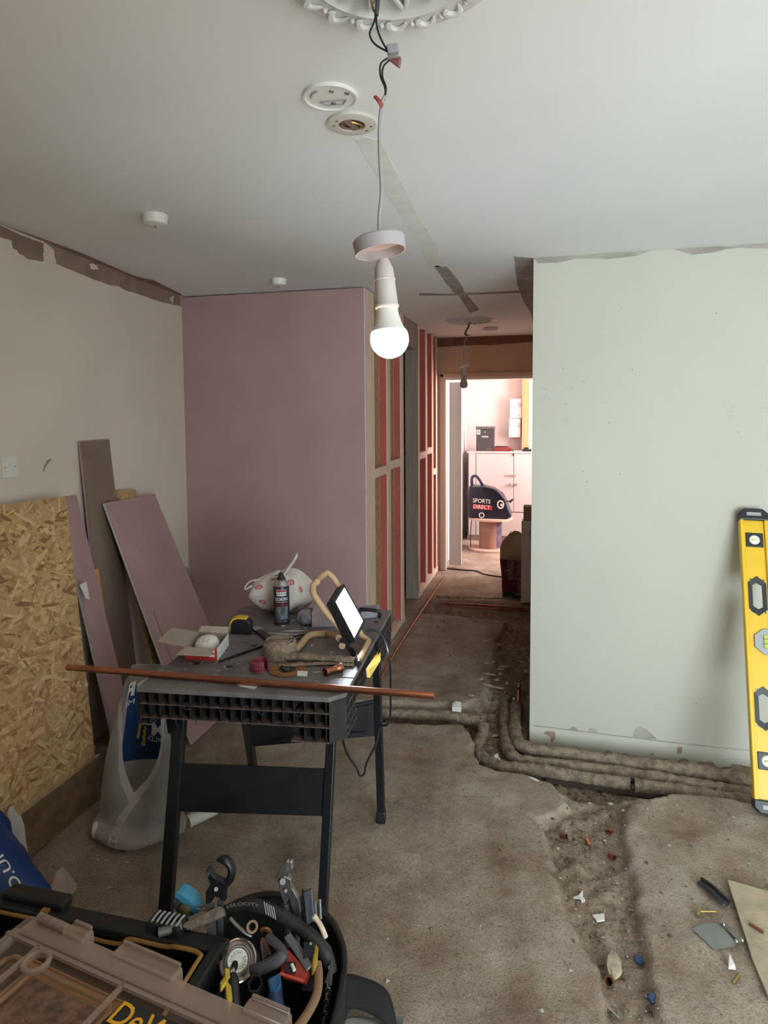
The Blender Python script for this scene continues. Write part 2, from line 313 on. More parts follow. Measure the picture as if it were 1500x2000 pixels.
def floor_mat():
    m = bpy.data.materials.new('concrete_and_earth'); m.use_nodes = True; nt = m.node_tree; N = nt.nodes; L = nt.links; b = N['Principled BSDF']
    tc = N.new('ShaderNodeTexCoord')
    def noise(sc, det=4, rg=.6):
        n = N.new('ShaderNodeTexNoise'); n.inputs['Scale'].default_value = sc; n.inputs['Detail'].default_value = det; n.inputs['Roughness'].default_value = rg; L.new(tc.outputs['Object'], n.inputs['Vector']); return n.outputs[0]
    def ramp(src, stops):
        r = N.new('ShaderNodeValToRGB'); e = r.color_ramp.elements
        while len(e) < len(stops): e.new(.5)
        for k, (p, c) in enumerate(stops): e[k].position = p; e[k].color = (*c, 1)
        L.new(src, r.inputs[0]); return r.outputs[0]
    def mix(f, a, c, mode='MIX'):
        x = N.new('ShaderNodeMix'); x.data_type = 'RGBA'; x.blend_type = mode
        if isinstance(f, float): x.inputs[0].default_value = f
        else: L.new(f, x.inputs[0])
        L.new(a, x.inputs[6]); L.new(c, x.inputs[7]); return x.outputs[2]
    con = ramp(noise(5), [(.30, (.265, .20, .155)), (.5, (.375, .305, .245)), (.72, (.46, .39, .32))])
    spots = ramp(noise(52, 4, .75), [(.28, (.50, .43, .37)), (.42, (1, 1, 1)), (1, (1, 1, 1))])
    fine = ramp(noise(150, 3, .75), [(.28, (.50, .45, .40)), (.5, (.98, .97, .96)), (.75, (1.18, 1.16, 1.13))])
    stain = ramp(noise(2.4, 4, .65), [(.36, (.80, .74, .68)), (.54, (1, 1, 1)), (1, (1, 1, 1))])
    con = mix(1.0, mix(1.0, mix(1.0, con, spots, 'MULTIPLY'), fine, 'MULTIPLY'), stain, 'MULTIPLY')
    ear = ramp(noise(22, 4, .75), [(.28, (.09, .06, .042)), (.48, (.235, .165, .115)), (.75, (.36, .275, .20))])
    ear = mix(1.0, ear, fine, 'MULTIPLY')
    a = N.new('ShaderNodeAttribute'); a.attribute_name = 'dug'
    mr = N.new('ShaderNodeMapRange'); mr.inputs[1].default_value = .1; mr.inputs[2].default_value = .8; mr.inputs[3].default_value = 0; mr.inputs[4].default_value = .8; L.new(a.outputs['Fac'], mr.inputs[0])
    L.new(mix(mr.outputs[0], con, ear), b.inputs['Base Color']); b.inputs['Roughness'].default_value = .95; b.inputs['Specular IOR Level'].default_value = .2
    bp = N.new('ShaderNodeBump'); bp.inputs['Strength'].default_value = .55; bp.inputs['Distance'].default_value = .012; L.new(noise(110, 4, .75), bp.inputs['Height']); L.new(bp.outputs[0], b.inputs['Normal'])
    return m
me.materials.append(floor_mat()); floor = struct(bpy.data.objects.new('floor', me), 'dusty broken concrete floor dug up along the walls'); COL.objects.link(floor)
def fz(x, y): return float(floor_height(np.array([[x]]), np.array([[y]]))[0][0, 0])
rub = MB(); rr_ = random.Random(3)
for i in range(5200):
    for _ in range(30):
        x = rr_.uniform(-1.0, 1.5); y = rr_.uniform(1.3, 5.4 if x < -.1 else 3.36)
        h, d = floor_height(np.array([[x]]), np.array([[y]])) if False else (None, None)
        gi = int(np.searchsorted(gx, x)); gj = int(np.searchsorted(gy, y)); d = GD[min(gj, ny-1), min(gi, nx-1)]
        if (d > .25 and not (y > RWY-.03 and x > -.09)) or rr_.random() < .05: break
    s_ = rr_.choice([.002, .003, .004, .005, .007]) * rr_.uniform(.7, 1.5); z = GH[min(gj, ny-1), min(gi, nx-1)]
    if rr_.random() < .012: s_ = rr_.uniform(.010, .018)
    pts = [(x+s_*dx*rr_.uniform(.6, 1.2), y+s_*dy*rr_.uniform(.6, 1.2), z+s_*dz*rr_.uniform(.5, 1.0)) for dx, dy, dz in ((1, 0, .2), (0, 1, .2), (-1, 0, .2), (0, -1, .2), (0, 0, .9), (0, 0, -.5))]
    rub.mi = rr_.choice([0, 0, 0, 0, 1, 2]); rub.add(pts, [(0, 1, 4), (1, 2, 4), (2, 3, 4), (3, 0, 4), (1, 0, 5), (2, 1, 5), (3, 2, 5), (0, 3, 5)])
mat('rubble_brown', (.20, .16, .12), .95, var=.2); mat('rubble_dark', (.10, .08, .06), .95); mat('rubble_pale', (.42, .38, .33), .95)
ru = rub.build('rubble', ['rubble_brown', 'rubble_dark', 'rubble_pale'], recalc=False); ru['kind'] = 'stuff'; ru['label'] = 'loose grit and small rubble in the dug channels'; ru['category'] = 'rubble'
# paint and plaster lost where the coving was pulled off: thin skins of bare or filled plaster
def patch(parent, pts, n, material, name='bare_patch', t=.0016, jag=.004, k=5, seed=1):
    r_ = random.Random(seed); out = []; n = Vector(n); P = [Vector(p) for p in pts]
    c = sum(P, Vector())/len(P)
    for i, p in enumerate(P):
        q_ = P[(i+1) % len(P)]
        for j in range(k):
            v = p.lerp(q_, j/k)
            if j: v = v + (v-c).normalized()*r_.uniform(-jag, jag)
            out.append(v-(n*t*.5))
    return MB().prism(out, n*t).build(name, material, parent, recalc=True)

# ================================================================== folding workbench
TZ = .75; TU = Vector((math.cos(R(6)), math.sin(R(6)), 0)); TV = Vector((-math.sin(R(4)), math.cos(R(4)), 0)); TO = Vector((-1.287, 1.815, 0)); TW, TL = .685, .93
def T(u, v, z=0.0): return TO+TU*u+TV*v+Vector((0, 0, TZ+z))
mat('bench_top', (.19, .175, .175), .45, var=.22, scale=9, bump=.12, bscale=70)
mat('bench_black', (.030, .027, .028), .5, var=.25, scale=18)
bench = thing('folding_workbench', 'black plastic folding workbench with ribbed apron and steel legs, covered in tools', 'workbench', (-1.0, 2.25, 0))
def octo(u0, u1, v0, v1, z, cs): 
    a, b_, c, d = cs
    p = []
    p += [T(u0+a, v0, z), T(u0, v0+a, z)] if a else [T(u0, v0, z)]
    p += [T(u0, v1-b_, z), T(u0+b_, v1, z)] if b_ else [T(u0, v1, z)]
    p += [T(u1-c, v1, z), T(u1, v1-c, z)] if c else [T(u1, v1, z)]
    p += [T(u1, v0+d, z), T(u1-d, v0, z)] if d else [T(u1, v0, z)]
    return p
MB().prism(octo(0, TW, 0, .16, -.016, (.0, 0, 0, .045)), (0, 0, .016)).build('front_jaw', 'bench_top', bench, bevel=.003)
MB().prism(octo(0, TW, .164, .55, -.016, (0, 0, 0, 0)), (0, 0, .016)).build('middle_board', 'bench_top', bench, bevel=.003)
MB().prism(octo(0, TW, .554, TL, -.016, (0, .03, .0, 0)), (0, 0, .016)).build('rear_board', 'bench_top', bench, bevel=.003)
holes = [(-1.2004, 2.0448, 0.7500), (-1.0730, 2.0450, 0.7500), (-1.0793, 2.2575, 0.7500), (-0.9406, 2.3237, 0.7500), (-0.6941, 2.6357, 0.7500)]
for p in holes: MB().lathe([(0, .0008), (.010, .0008), (.0125, .0002)], p, 14).build('dog_hole', 'letter_black', bench)
# ribbed aprons, an open egg-crate of ribs in front of a recessed web
ap = MB().hexa([T(.012, .045, -.105), T(TW-.03, .045, -.105), T(TW-.03, .055, -.105), T(.012, .055, -.105), T(.012, .045, -.015), T(TW-.03, .045, -.015), T(TW-.03, .055, -.015), T(.012, .055, -.015)])
apo = ap.build('front_web', 'bench_black', bench)
def rib(p0, p1, th, z0, z1): 
    p0 = Vector(p0); p1 = Vector(p1); d = (p1-p0).normalized(); n = Vector((-d.y, d.x, 0))*th/2; up = Vector((0, 0, 1))
    return [p0-n+up*z0, p1-n+up*z0, p1+n+up*z0, p0+n+up*z0, p0-n+up*z1, p1-n+up*z1, p1+n+up*z1, p0+n+up*z1]
nr = 18
for i in range(nr+1):
    u = .010+(TW-.055-.010)*i/nr; low = -.125 if i < 2 else (-.10 if u < TW-.15 else -.15)
    MB().hexa(rib(T(u, .001), T(u, .046), .0032, low, -.015)).build('rib', 'bench_black', apo)
for z, u0, u1 in ((-.053, .008, TW-.04), (-.098, .008, TW-.04), (-.147, TW-.17, TW-.04), (-.122, .008, .05)):
    MB().hexa(rib(T(u0, .024), T(u1, .024), .046, z-.0016, z+.0016)).build('rib', mat('bench_dusty', (.14, .10, .09), .85, var=.3, scale=40), apo)
for u in (.17, .29, .42, .54):
    MB().lathe([(.012, 0), (.012, .03), (.008, .03), (.008, 0)], T(u, .002, -.056)+TV*.03, 14, axis=tuple(-TV)).build('boss', 'bench_black', apo)
MB().prism([T(TW-.165, .045, -.148), T(TW-.03, .045, -.148), T(TW-.03, .045, -.10), T(TW-.19, .045, -.10)], TV*.01).build('corner_web', 'bench_black', apo)
# chamfered corner and right-hand side
sw = MB().hexa([T(TW-.05, .05, -.15), T(TW-.04, TL-.01, -.15), T(TW-.05, TL-.01, -.15), T(TW-.06, .05, -.15), T(TW-.05, .05, -.015), T(TW-.04, TL-.01, -.015), T(TW-.05, TL-.01, -.015), T(TW-.06, .05, -.015)]).build('side_web', 'bench_black', bench)
for i in range(21):
    v = .045+(TL-.055)*i/20; low = -.15 if (v < .2 or v > TL-.24) else -.085
    MB().hexa(rib(T(TW-.046, v), T(TW-.001, v), .0032, low, -.015)).build('rib', 'bench_black', sw)
for z, v0, v1 in ((-.05, .04, TL), (-.085, .04, TL), (-.148, .04, .2), (-.12, .04, .2), (-.148, TL-.24, TL), (-.118, TL-.24, TL)):
    MB().hexa(rib(T(TW-.022, v0), T(TW-.022, v1), .045, z-.0016, z+.0016)).build('rib', 'bench_dusty', sw)
MB().hexa(rib(T(TW-.045, .0), T(TW-.0, .045), .0035, -.147, -.015)).build('rib', 'bench_black', sw)
for i in (0, 1): MB().hexa(rib(T(TW-.045+.016*(i+1), .015+.015*i), T(TW-.06+.016*(i+1), .05+.008*i), .003, -.147, -.015)).build('rib', 'bench_black', sw)
MB().hexa(rib(T(.005, TL-.002), T(TW, TL-.002), .004, -.10, -.015)).build('rear_web', 'bench_black', bench)
MB().hexa(rib(T(.003, .0), T(.003, TL), .004, -.10, -.015)).build('side_skirt', 'bench_black', bench)
# legs
FLt, FLb = V((-1.1936, 1.9183, 0.6000)), V((-1.1556, 1.7350, 0.0000)); FRt, FRb = V((-0.6775, 1.9794, 0.5550)), V((-0.6722, 1.8509, 0.0000))
RRt, RRb = V((-0.6450, 2.4459, 0.7000)), V((-0.6271, 2.4375, 0.0000)); RLt, RLb = V((-1.0555, 2.1347, 0.5000)), V((-1.2109, 2.5232, 0.0000))
RLt = RLt + (RLt-RLb)*.35
for nm, a, c in (('leg', FLt, FLb), ('leg', FRt, FRb), ('leg', RRt, RRb), ('leg', RLt, RLb)):
    a2 = c+(a-c)*((.73-c.z)/(a.z-c.z)); b = MB().bar(c+Vector((0, 0, .02)), a2, .042 if a is FLt else .030, .028, up=TV); l = b.build('leg', 'black_steel', bench, bevel=.003)
    MB().bar(c, c+(a2-c).normalized()*.05, .046 if a is FLt else .035, .034, up=TV).build('rubber_foot', 'black_plastic', l, bevel=.004)
def on_leg(a, c, z): return c+(a-c)*((z-c.z)/(a.z-c.z))
for a, c, e, f, z0, z1 in ((FLt, FLb, FRt, FRb, .335, .475), (RLt, RLb, RRt, RRb, .36, .50)):
    p = [on_leg(a, c, z0), on_leg(e, f, z0), on_leg(e, f, z1), on_leg(a, c, z1)]; n = (p[1]-p[0]).cross(p[3]-p[0]).normalized()
    pl = MB().prism([q_-n*.006 for q_ in p], n*.012).build('cross_panel', 'black_steel', bench, bevel=.002)
    for k in (.25, .5, .75):
        g = [p[0].lerp(p[3], k), p[1].lerp(p[2], k)]; MB().bar(g[0]-n*.008, g[1]-n*.008, .006, .006).build('pressed_rib', 'black_steel', pl)
MB().bar(T(.03, .14, -.11), T(.10, .03, -.16), .02, .006).build('folding_stay', 'black_steel', bench)
MB().bar(T(.09, .05, -.10), V(on_leg(FLt, FLb, .56)), .018, .006).build('folding_stay', 'black_steel', bench)
# paint spots on the top
sp = MB(); r_ = random.Random(11)
for i in range(60):
    u, v = r_.uniform(.08, .62), r_.uniform(.05, .85); a = r_.uniform(0, 3); l_, w_ = r_.uniform(.004, .022), r_.uniform(.0015, .004)
    c = T(u, v, .0006); d = Vector((math.cos(a), math.sin(a), 0)); n = Vector((-d.y, d.x, 0)); sp.add([c-d*l_, c+n*w_, c+d*l_*.8, c-n*w_], [(0, 1, 2, 3)])
for u, v, l_, w_, a in ((.33, .56, .16, .005, 0.05), (.45, .25, .05, .016, 1.0), (.34, .60, .06, .01, .3)):
    c = T(u, v, .0007); d = Vector((math.cos(a), math.sin(a), 0)); n = Vector((-d.y, d.x, 0)); sp.add([c-d*l_, c-d*l_*.3+n*w_, c+d*l_*.5+n*w_*.6, c+d*l_, c-n*w_*.7], [(0, 1, 2, 3, 4)])
q = sp.build('paint_spots', 'filler', bench, recalc=False); q['kind'] = 'stuff'
# yellow clamp pad on the right edge
MB().prism([(-0.6116, 2.3421, 0.7400), (-0.5877, 2.2420, 0.7400), (-0.5969, 2.1287, 0.7200), (-0.6122, 2.1708, 0.7350), (-0.6083, 2.2474, 0.7400)], (.012, .004, 0)).build('clamp_pad', 'yellow_dull', bench, bevel=.002)

# ---- copper pipe lying across the bench
b = MB().tube([(-1.6066, 1.8876, 0.7615), (-0.9117, 1.9166, 0.7615), (-0.3295, 1.9460, 0.7615)], .011, 16); tag(b.build('copper_pipe', 'copper', smooth=True), 'long straight copper pipe lying across the workbench front', 'pipe')
b = MB().prism([(-1.0055, 1.9282, 0.7505), (-0.9039, 1.9306, 0.7505), (-0.9046, 1.8893, 0.7505), (-0.9571, 1.8975, 0.7505)], (0, 0, .0006)); tag(b.build('paper_sheet', 'paper'), 'torn white paper under the copper pipe on the workbench', 'paper')

# ---- smoke alarm carton
A, B_, C_ = V((-1.2590, 2.0648, 0.7505)), V((-1.1361, 2.0780, 0.7505)), V((-1.1726, 2.2347, 0.7505)); D_ = A+C_-B_; up = Vector((0, 0, .048))
mat('carton_red', (.52, .035, .035), .55, var=.04); mat('carton_white', (.70, .70, .70), .55, var=.02)
ct = thing('alarm_carton', 'small open red and white carton with grey cardboard flaps on the workbench', 'box', (A+C_)/2)
def slab(p0, p1, p2, p3, t, name, m, par, **k):
    p0, p1, p2, p3 = V(p0), V(p1), V(p2), V(p3); n = (p1-p0).cross(p3-p0).normalized()
    return MB().prism([p0, p1, p2, p3], n*t).build(name, m, par, **k)
fr = slab(A, B_, B_+up, A+up, -.0012, 'carton_front', 'carton_red', ct); slab(B_, C_, C_+up, B_+up, -.0012, 'carton_side', 'carton_white', ct)
slab(C_, D_, D_+up, C_+up, -.0012, 'carton_back', 'card_grey', ct); slab(D_, A, A+up, D_+up, -.0012, 'carton_side', 'card_grey', ct); slab(A, B_, C_, D_, .0012, 'carton_base', 'card_grey', ct)
e1 = (B_-A).normalized(); e2 = (C_-B_).normalized()
slab(A+up+e1*.004, B_+up-e1*.006, B_+up-e1*.012-e2*.06+Vector((0, 0, -.008)), A+up-e1*.012-e2*.06+Vector((0, 0, -.008)), -.001, 'flap', mat('card_flap', (.42, .35, .29), .85, var=.03), ct)
slab(D_+up, A+up, A+up-e1*.115+e2*.03+Vector((0, 0, .004)), D_+up-e1*.105+Vector((0, 0, .012)), -.001, 'flap', 'card_flap', ct)
slab(C_+up, D_+up, D_+up+e1*.01+e2*.02+Vector((0, 0, .018)), C_+up-e1*.004+e2*.02+Vector((0, 0, .018)), -.001, 'flap', 'card_flap', ct)
n_ = Vector((e1.y, -e1.x, 0))
for k, (f0, z0) in enumerate(((.84, .030), (.84, .016))):
    c = A+e1*((B_-A).length*f0)+Vector((0, 0, z0))+n_*.0008; MB().prism([c-e1*.010, c+e1*.010, c+e1*.010+Vector((0, 0, .009)), c-e1*.010+Vector((0, 0, .009))], n_*.0004).build('print_block', 'letter_white', fr)
c = (A+C_)/2+e1*-.004+e2*.012+Vector((0, 0, .016))
al = thing('smoke_alarm', 'round white smoke alarm lying inside the red carton', 'alarm', c-Vector((0, 0, .012)))
ax = Vector((.05, -.35, .93)).normalized()
MB().lathe([(0, -.012), (.040, -.012), (.045, -.004), (.045, .008), (.038, .02), (.020, .027), (0, .028)], c+Vector((0, 0, .008)), 28, axis=tuple(ax)).build('alarm_body', 'white_plastic', al, smooth=True)
x_, y_, z_ = frame(ax)
for k in range(3):
    p = c+Vector((0, 0, .008))+z_*.0262+x_*(-.010+.010*k)-y_*.006; MB().bar(p-y_*.011, p+y_*.008, .003, .003, up=z_).build('slot', 'grey_plastic', al)

# ---- tape measure, yellow and black
tm = thing('tape_measure', 'yellow and black tape measure standing on the workbench', 'tape measure', (-1.1864, 2.3397, 0.7500))
c = V((-1.1900, 2.3513, 0.7500))+Vector((0, .03, 0)); rt = ez(12)
def sidepoly(c, rt, pts, y0, th): return [c+rt @ Vector((x, y0, z)) for x, z in pts], rt @ Vector((0, th, 0))
body = [(-.038, .001), (.040, .001), (.042, .012), (.040, .048), (.030, .062), (-.012, .066), (-.032, .058), (-.042, .040), (-.043, .010)]
p, t = sidepoly(c, rt, body, -.022, .044); MB().prism(p, t).build('case', 'black_plastic', tm, bevel=.006, smooth=True)
p, t = sidepoly(c, rt, [(-.047, .012), (-.030, .012), (-.028, .045), (-.010, .060), (.026, .058), (.024, .067), (-.014, .070), (-.036, .062), (-.047, .042)], -.020, .04); MB().prism(p, t).build('yellow_cover', 'yellow', tm, bevel=.003, smooth=True)
p, t = sidepoly(c, rt, [(.040, .002), (.056, .002), (.056, .005), (.040, .006)], -.012, .024); MB().prism(p, t).build('tape_end_hook', 'steel_dull', tm)
# ---- spray can
c = V((-1.0772, 2.5059, 0.7505))+Vector((0, .02, 0)); can = thing('spray_can', 'tall black aerosol can with silver shoulder and printed label on the workbench', 'spray can', c)
mat('can_black', (.03, .035, .05), .3, var=.1, scale=30); mat('can_maroon', (.11, .02, .03), .35, var=.05)
rc = .0335
bd = MB().lathe([(0, 0), (rc-.003, 0), (rc, .004), (rc, .162), (rc-.001, .165)], c, 40).build('can_body', 'can_black', can, smooth=True)
MB().lathe([(rc-.001, .165), (rc+.0008, .167), (rc-.002, .171), (rc-.009, .184), (rc-.014, .190), (.010, .192), (0, .192)], c, 40).build('shoulder', 'steel', can, smooth=True)
MB().lathe([(rc+.0006, 0), (rc+.0006, .004)], c, 40).build('base_rim', 'steel', can, smooth=True)
nz = MB().lathe([(.018, .190), (.018, .196), (.012, .203), (.010, .214), (.006, .219), (0, .219)], c, 20).build('nozzle', 'black_plastic', can, smooth=True)
MB().cyl(c+Vector((-.008, -.006, .208)), c+Vector((-.022, -.012, .209)), .0022, n=8).build('straw', 'black_plastic', nz)
face = math.atan2(-c.y, -c.x)
def wrap(z0, eps=.0005): return lambda x, y: c+Vector(((rc+eps)*math.cos(face+x/rc), (rc+eps)*math.sin(face+x/rc), z0+y))
def band(name, x0, x1, z0, z1, m, eps=.0003): return MB().grid(lambda s, t: wrap(0, eps)(x0+(x1-x0)*s, z0+(z1-z0)*t), 9, 2).build(name, m, bd, recalc=False)
band('label_panel', -.022, .022, .128, .153, 'letter_white'); band('label_panel', -.021, .021, .144, .152, mat('print_red', (.40, .02, .04), .5, var=.02), .0006)
text_part('lettering', 'SOUDAL', .013, (0, 0, 0), (1, 0, 0), (0, 1, 0), 'letter_black', bd, .015, warp=wrap(.1365, .0008))
text_part('lettering', 'SILICONE SPRAY', .0185, (0, 0, 0), (1, 0, 0), (0, 1, 0), 'letter_white', bd, .01, warp=wrap(.113, .0006), squash=.42)
band('label_line', -.026, .026, .1008, .1022, 'letter_white'); band('label_panel', -.03, .03, .060, .096, 'can_maroon')
band('picture', -.028, .028, .028, .082, mat('can_picture', (.17, .20, .22), .35, col2=(.015, .018, .02), scale=60, stretch=(1, 1, .4)), .0005)
text_part('lettering', 'MULTI USE', .009, (0, 0, 0), (1, 0, 0), (0, 1, 0), mat('print_tan', (.45, .36, .25), .5, var=.02), bd, .0, warp=wrap(.020, .0006))
# ---- white carrier bag with red roundels
bc = V((-1.1423, 2.5485, 0.7500)); bc += Vector((0, .13, 0)); bag = thing('carrier_bag', 'knotted white plastic carrier bag with red roundel print on the workbench', 'bag', bc)
mat('bag_white', (.72, .66, .64), .4, var=.05, scale=10, bump=.25, bscale=25)
def bagpt(s, t, off=0.0):
    a = 2*math.pi*s; th = math.pi*(.02+.96*t)
    e = 1+.06*math.sin(5*a+1)*math.sin(th)+.04*math.sin(9*a+7*t)+.03*math.sin(17*t+3*a)
    x = math.sin(th)*math.cos(a)*.155*e; y = math.sin(th)*math.sin(a)*.085*e; z = math.cos(th)
    zz = .088+z*(.088 if z < 0 else .10+.030*x/.155)*(e if z > 0 else 1)
    return bc+Vector((x, y, max(.001, zz)))+Vector((x, y, zz-.07)).normalized()*off
bg = MB().grid(bagpt, 64, 32, wrap=True).build('bag_body', 'bag_white', bag, smooth=True)
h1 = spline([bc+Vector(q_) for q_ in ((-.02, -.04, .165), (.03, -.04, .185), (.060, -.03, .225), (.085, -.03, .262), (.075, -.02, .255), (.045, -.01, .21))], 6)
MB().tube(h1, [.018]*6+[.016]*12+[.015]*10+[.012]*(len(h1)-28), 8, flat=.45).build('handle', 'bag_white', bag, smooth=True)
h2 = spline([bc+Vector(q_) for q_ in ((-.08, -.03, .15), (-.125, -.04, .145), (-.152, -.045, .12), (-.150, -.045, .105), (-.135, -.05, .115), (-.12, -.05, .125))], 6)
MB().tube(h2, .008, 8, flat=.5).build('handle', 'bag_white', bag, smooth=True)
mat('print_red2', (.55, .05, .06), .5, var=.03)
for s, t in ((.66, .35), (.60, .62), (.68, .60), (.72, .80), (.90, .40), (.97, .50), (.88, .72), (.54, .50), (.95, .66), (.63, .84), (.84, .30)):
    b = MB()
    for k in range(18):
        a0 = 2*math.pi*k/18; a1 = 2*math.pi*(k+1)/18
        b.add([bagpt(s+ra*math.cos(aa), t+2.0*ra*math.sin(aa), .0012) for ra, aa in ((.019, a0), (.019, a1), (.0115, a1), (.0115, a0))], [(0, 1, 2, 3)])
    b.add([bagpt(s+dx, t+dz, .0013) for dx, dz in ((-.007, -.008), (.007, -.008), (.007, .006), (-.007, .006))], [(0, 1, 2, 3)])
    b.build('roundel', 'print_red2', bg, recalc=False)
# ---- small boxes behind the light
c0 = [(-0.9356, 2.5042, 0.7505), (-0.8341, 2.5406, 0.7505), (-0.8571, 2.6619, 0.7505), (-0.9631, 2.6233, 0.7505)]
bx = MB().prism(c0, (0, 0, .065)).build('small_carton', mat('lilac_card', (.50, .42, .46), .7, var=.04), bevel=.002); tag(bx, 'small pale closed carton behind the work light on the bench', 'box')
c = V((-0.9738, 2.5038, 0.7500))
b = MB().grid(lambda s, t: c+Vector((.034*math.sin(math.pi*(.03+.94*t))*math.cos(2*math.pi*s)*(1+.12*math.sin(9*s*6.28)), .025*math.sin(math.pi*(.03+.94*t))*math.sin(2*math.pi*s)+.03, .033-.032*math.cos(math.pi*t)*(1+.08*math.sin(14*s)))), 32, 14, wrap=True)
tag(b.build('wrapped_parcel', mat('wrap_plastic', (.34, .30, .34), .15, var=.25, scale=30, bump=.5, bscale=60), smooth=True), 'crumpled clear plastic wrapped packet beside the pale carton', 'packet')
cs = thing('carry_case', 'low dark-topped case with curved black carry handle at the bench rear', 'case', (-0.7955, 2.6340, 0.7500))
p0 = [(-0.8400, 2.6152, 0.7505), (-0.7078, 2.6882, 0.7505), (-0.7204, 2.7913, 0.7505), (-0.8549, 2.7223, 0.7505)]; MB().prism(p0, (0, 0, .030)).build('case_body', mat('case_blue', (.30, .27, .33), .5, var=.06), cs, bevel=.004)
hz = spline([V((-0.7650, 2.6085, 0.7800)), V((-0.7603, 2.6164, 0.8000)), V((-0.7466, 2.6080, 0.8100)), V((-0.6822, 2.6004, 0.8100)), V((-0.6736, 2.6179, 0.7900)), V((-0.6789, 2.6298, 0.7750))], 6)
MB().tube(hz, .008, 10).build('handle', 'black_plastic', cs, smooth=True)
b = MB().bar((-1.0098, 2.5990, 0.7750), (-0.9088, 2.6291, 0.7750), .03, .03); tag(b.build('black_battery', 'black_plastic', bevel=.004), 'black bar shaped tool between the carrier bag and the pale carton', 'tool')
# ---- loose tools
b = MB().bar((-1.1449, 2.4170, 0.7570), (-1.0333, 2.3117, 0.7570), .030, .010); kn = b.build('flat_black_scraper', 'black_plastic', bevel=.003); tag(kn, 'flat black plastic handled scraper beside the tape measure', 'scraper')
MB().bar((-1.1594, 2.4334, 0.7570), (-1.1265, 2.4017, 0.7570), .032, .012).build('end_cap', 'steel', kn)
b = MB().bar((-1.1249, 2.0686, 0.7550), (-1.0403, 2.2465, 0.7550), .008, .007); tag(b.build('steel_bar', 'black_steel', bevel=.001), 'thin black steel bar pointing from the carton to the felt roll', 'bar')
w1 = spline([(-0.9897, 2.3244, 0.7540), (-0.9679, 2.3656, 0.7560), (-0.9255, 2.4120, 0.7540), (-0.9339, 2.3610, 0.7540), (-0.9747, 2.3398, 0.7540)], 6)
tag(MB().tube(w1, .003, 6).build('bent_wire', 'black_cable', smooth=True), 'bent black wire loop beside the felt roll', 'wire')
# felt roll and the strip unrolled from it
c = V((-0.9371, 2.1237, 0.7505))+Vector((0, .05, 0)); fr_ = thing('felt_roll', 'thick roll of brown fibrous pipe lagging felt on the workbench', 'roll', c)
mat('felt_top', (.36, .28, .215), .98, var=.2, scale=70, bump=.7, bscale=150)
MB().lathe([(0, 0), (.058, 0), (.062, .006), (.061, .055), (.055, .062)], c, 36, sx=1.0, sy=.95).build('roll_side', 'jute', fr_, smooth=True)
spi = [c+Vector((.054*(1-k/150)*math.cos(k*.19)+.0, .052*(1-k/150)*math.sin(k*.19), .061)) for k in range(140)]
MB().tube(spi, .0050, 6, flat=.8).build('spiral_end', 'felt_top', fr_, smooth=True)
MB().lathe([(.056, .058), (0, .058)], c, 24).build('roll_core', 'jute', fr_)
s1 = spline([(-0.8982, 2.1441, 0.7650), (-0.8414, 2.1490, 0.7680), (-0.7491, 2.1608, 0.7640), (-0.6508, 2.1688, 0.7620)], 8)
r_ = random.Random(5); b = MB().tube(s1, [.020*r_.uniform(.85, 1.15) for _ in s1], 10, flat=.6); fs = b.build('felt_strip', 'jute', smooth=True); tag(fs, 'fibrous felt strip trailing from the roll towards the work light', 'felt strip')
s1 = spline([(-0.8991, 2.0763, 0.7570), (-0.8239, 2.1032, 0.7570), (-0.7395, 2.1323, 0.7570), (-0.6476, 2.1389, 0.7570)], 8); MB().tube(s1, [.010*r_.uniform(.7, 1.2) for _ in s1], 8, flat=.5).build('loose_fibre', 'jute', fs, smooth=True)
# ribbed maroon ring
c = V((-0.9536, 2.0061, 0.7505))+Vector((0, .03, 0)); rg = thing('ribbed_ring', 'maroon ribbed open plastic ring on the workbench', 'ring', c)
mat('maroon', (.25, .045, .07), .4, var=.08)
MB().lathe([(.030, .003), (.030, .036), (.026, .038), (.026, .002), (.030, .003)], c, 30, arc=.9).build('band', 'maroon', rg, smooth=True)
for z in (.006, .019, .032):
    MB().lathe([(.030, z-.003), (.033, z-.002), (.033, z+.002), (.030, z+.003)], c, 30, arc=.9).build('rim', 'maroon', rg)
for k in range(22):
    a = 2*math.pi*.9*k/22; p = c+Vector((.0315*math.cos(a), .0315*math.sin(a), 0)); MB().bar(p+Vector((0, 0, .004)), p+Vector((0, 0, .034)), .004, .003, up=(math.cos(a), math.sin(a), 0)).build('ridge', 'maroon', rg)
# cutting disc
c = V((-0.8624, 2.0612, 0.7515)); dc = thing('cutting_disc', 'flat worn brown and orange cutting disc with dark centre', 'disc', c)
MB().lathe([(.011, 0), (.064, 0), (.064, .002), (.011, .002), (.011, 0)], c, 36).build('disc_plate', mat('disc_brown', (.30, .13, .045), .7, var=.2, scale=25), dc)
MB().lathe([(.011, .0025), (.028, .0025), (.030, .002)], c, 24).build('disc_label', mat('disc_dark', (.04, .035, .03), .6, var=.2), dc)
p = V((-0.8719, 2.0568, 0.7560)); MB().prism([p+Vector(q_) for q_ in ((-.02, .02, 0), (.012, .008, 0), (.02, -.03, 0), (-.004, -.008, 0))], (0, 0, .004)).build('torn_flake', 'disc_dark', dc)
b = MB().prism([(-0.8200, 2.0492, 0.7510), (-0.7842, 2.0529, 0.7510), (-0.7735, 2.0196, 0.7510), (-0.8088, 2.0159, 0.7510)], (0, 0, .006)); tag(b.build('white_tag', 'white_plastic', bevel=.001), 'small white plastic tag beside the cutting disc', 'tag')
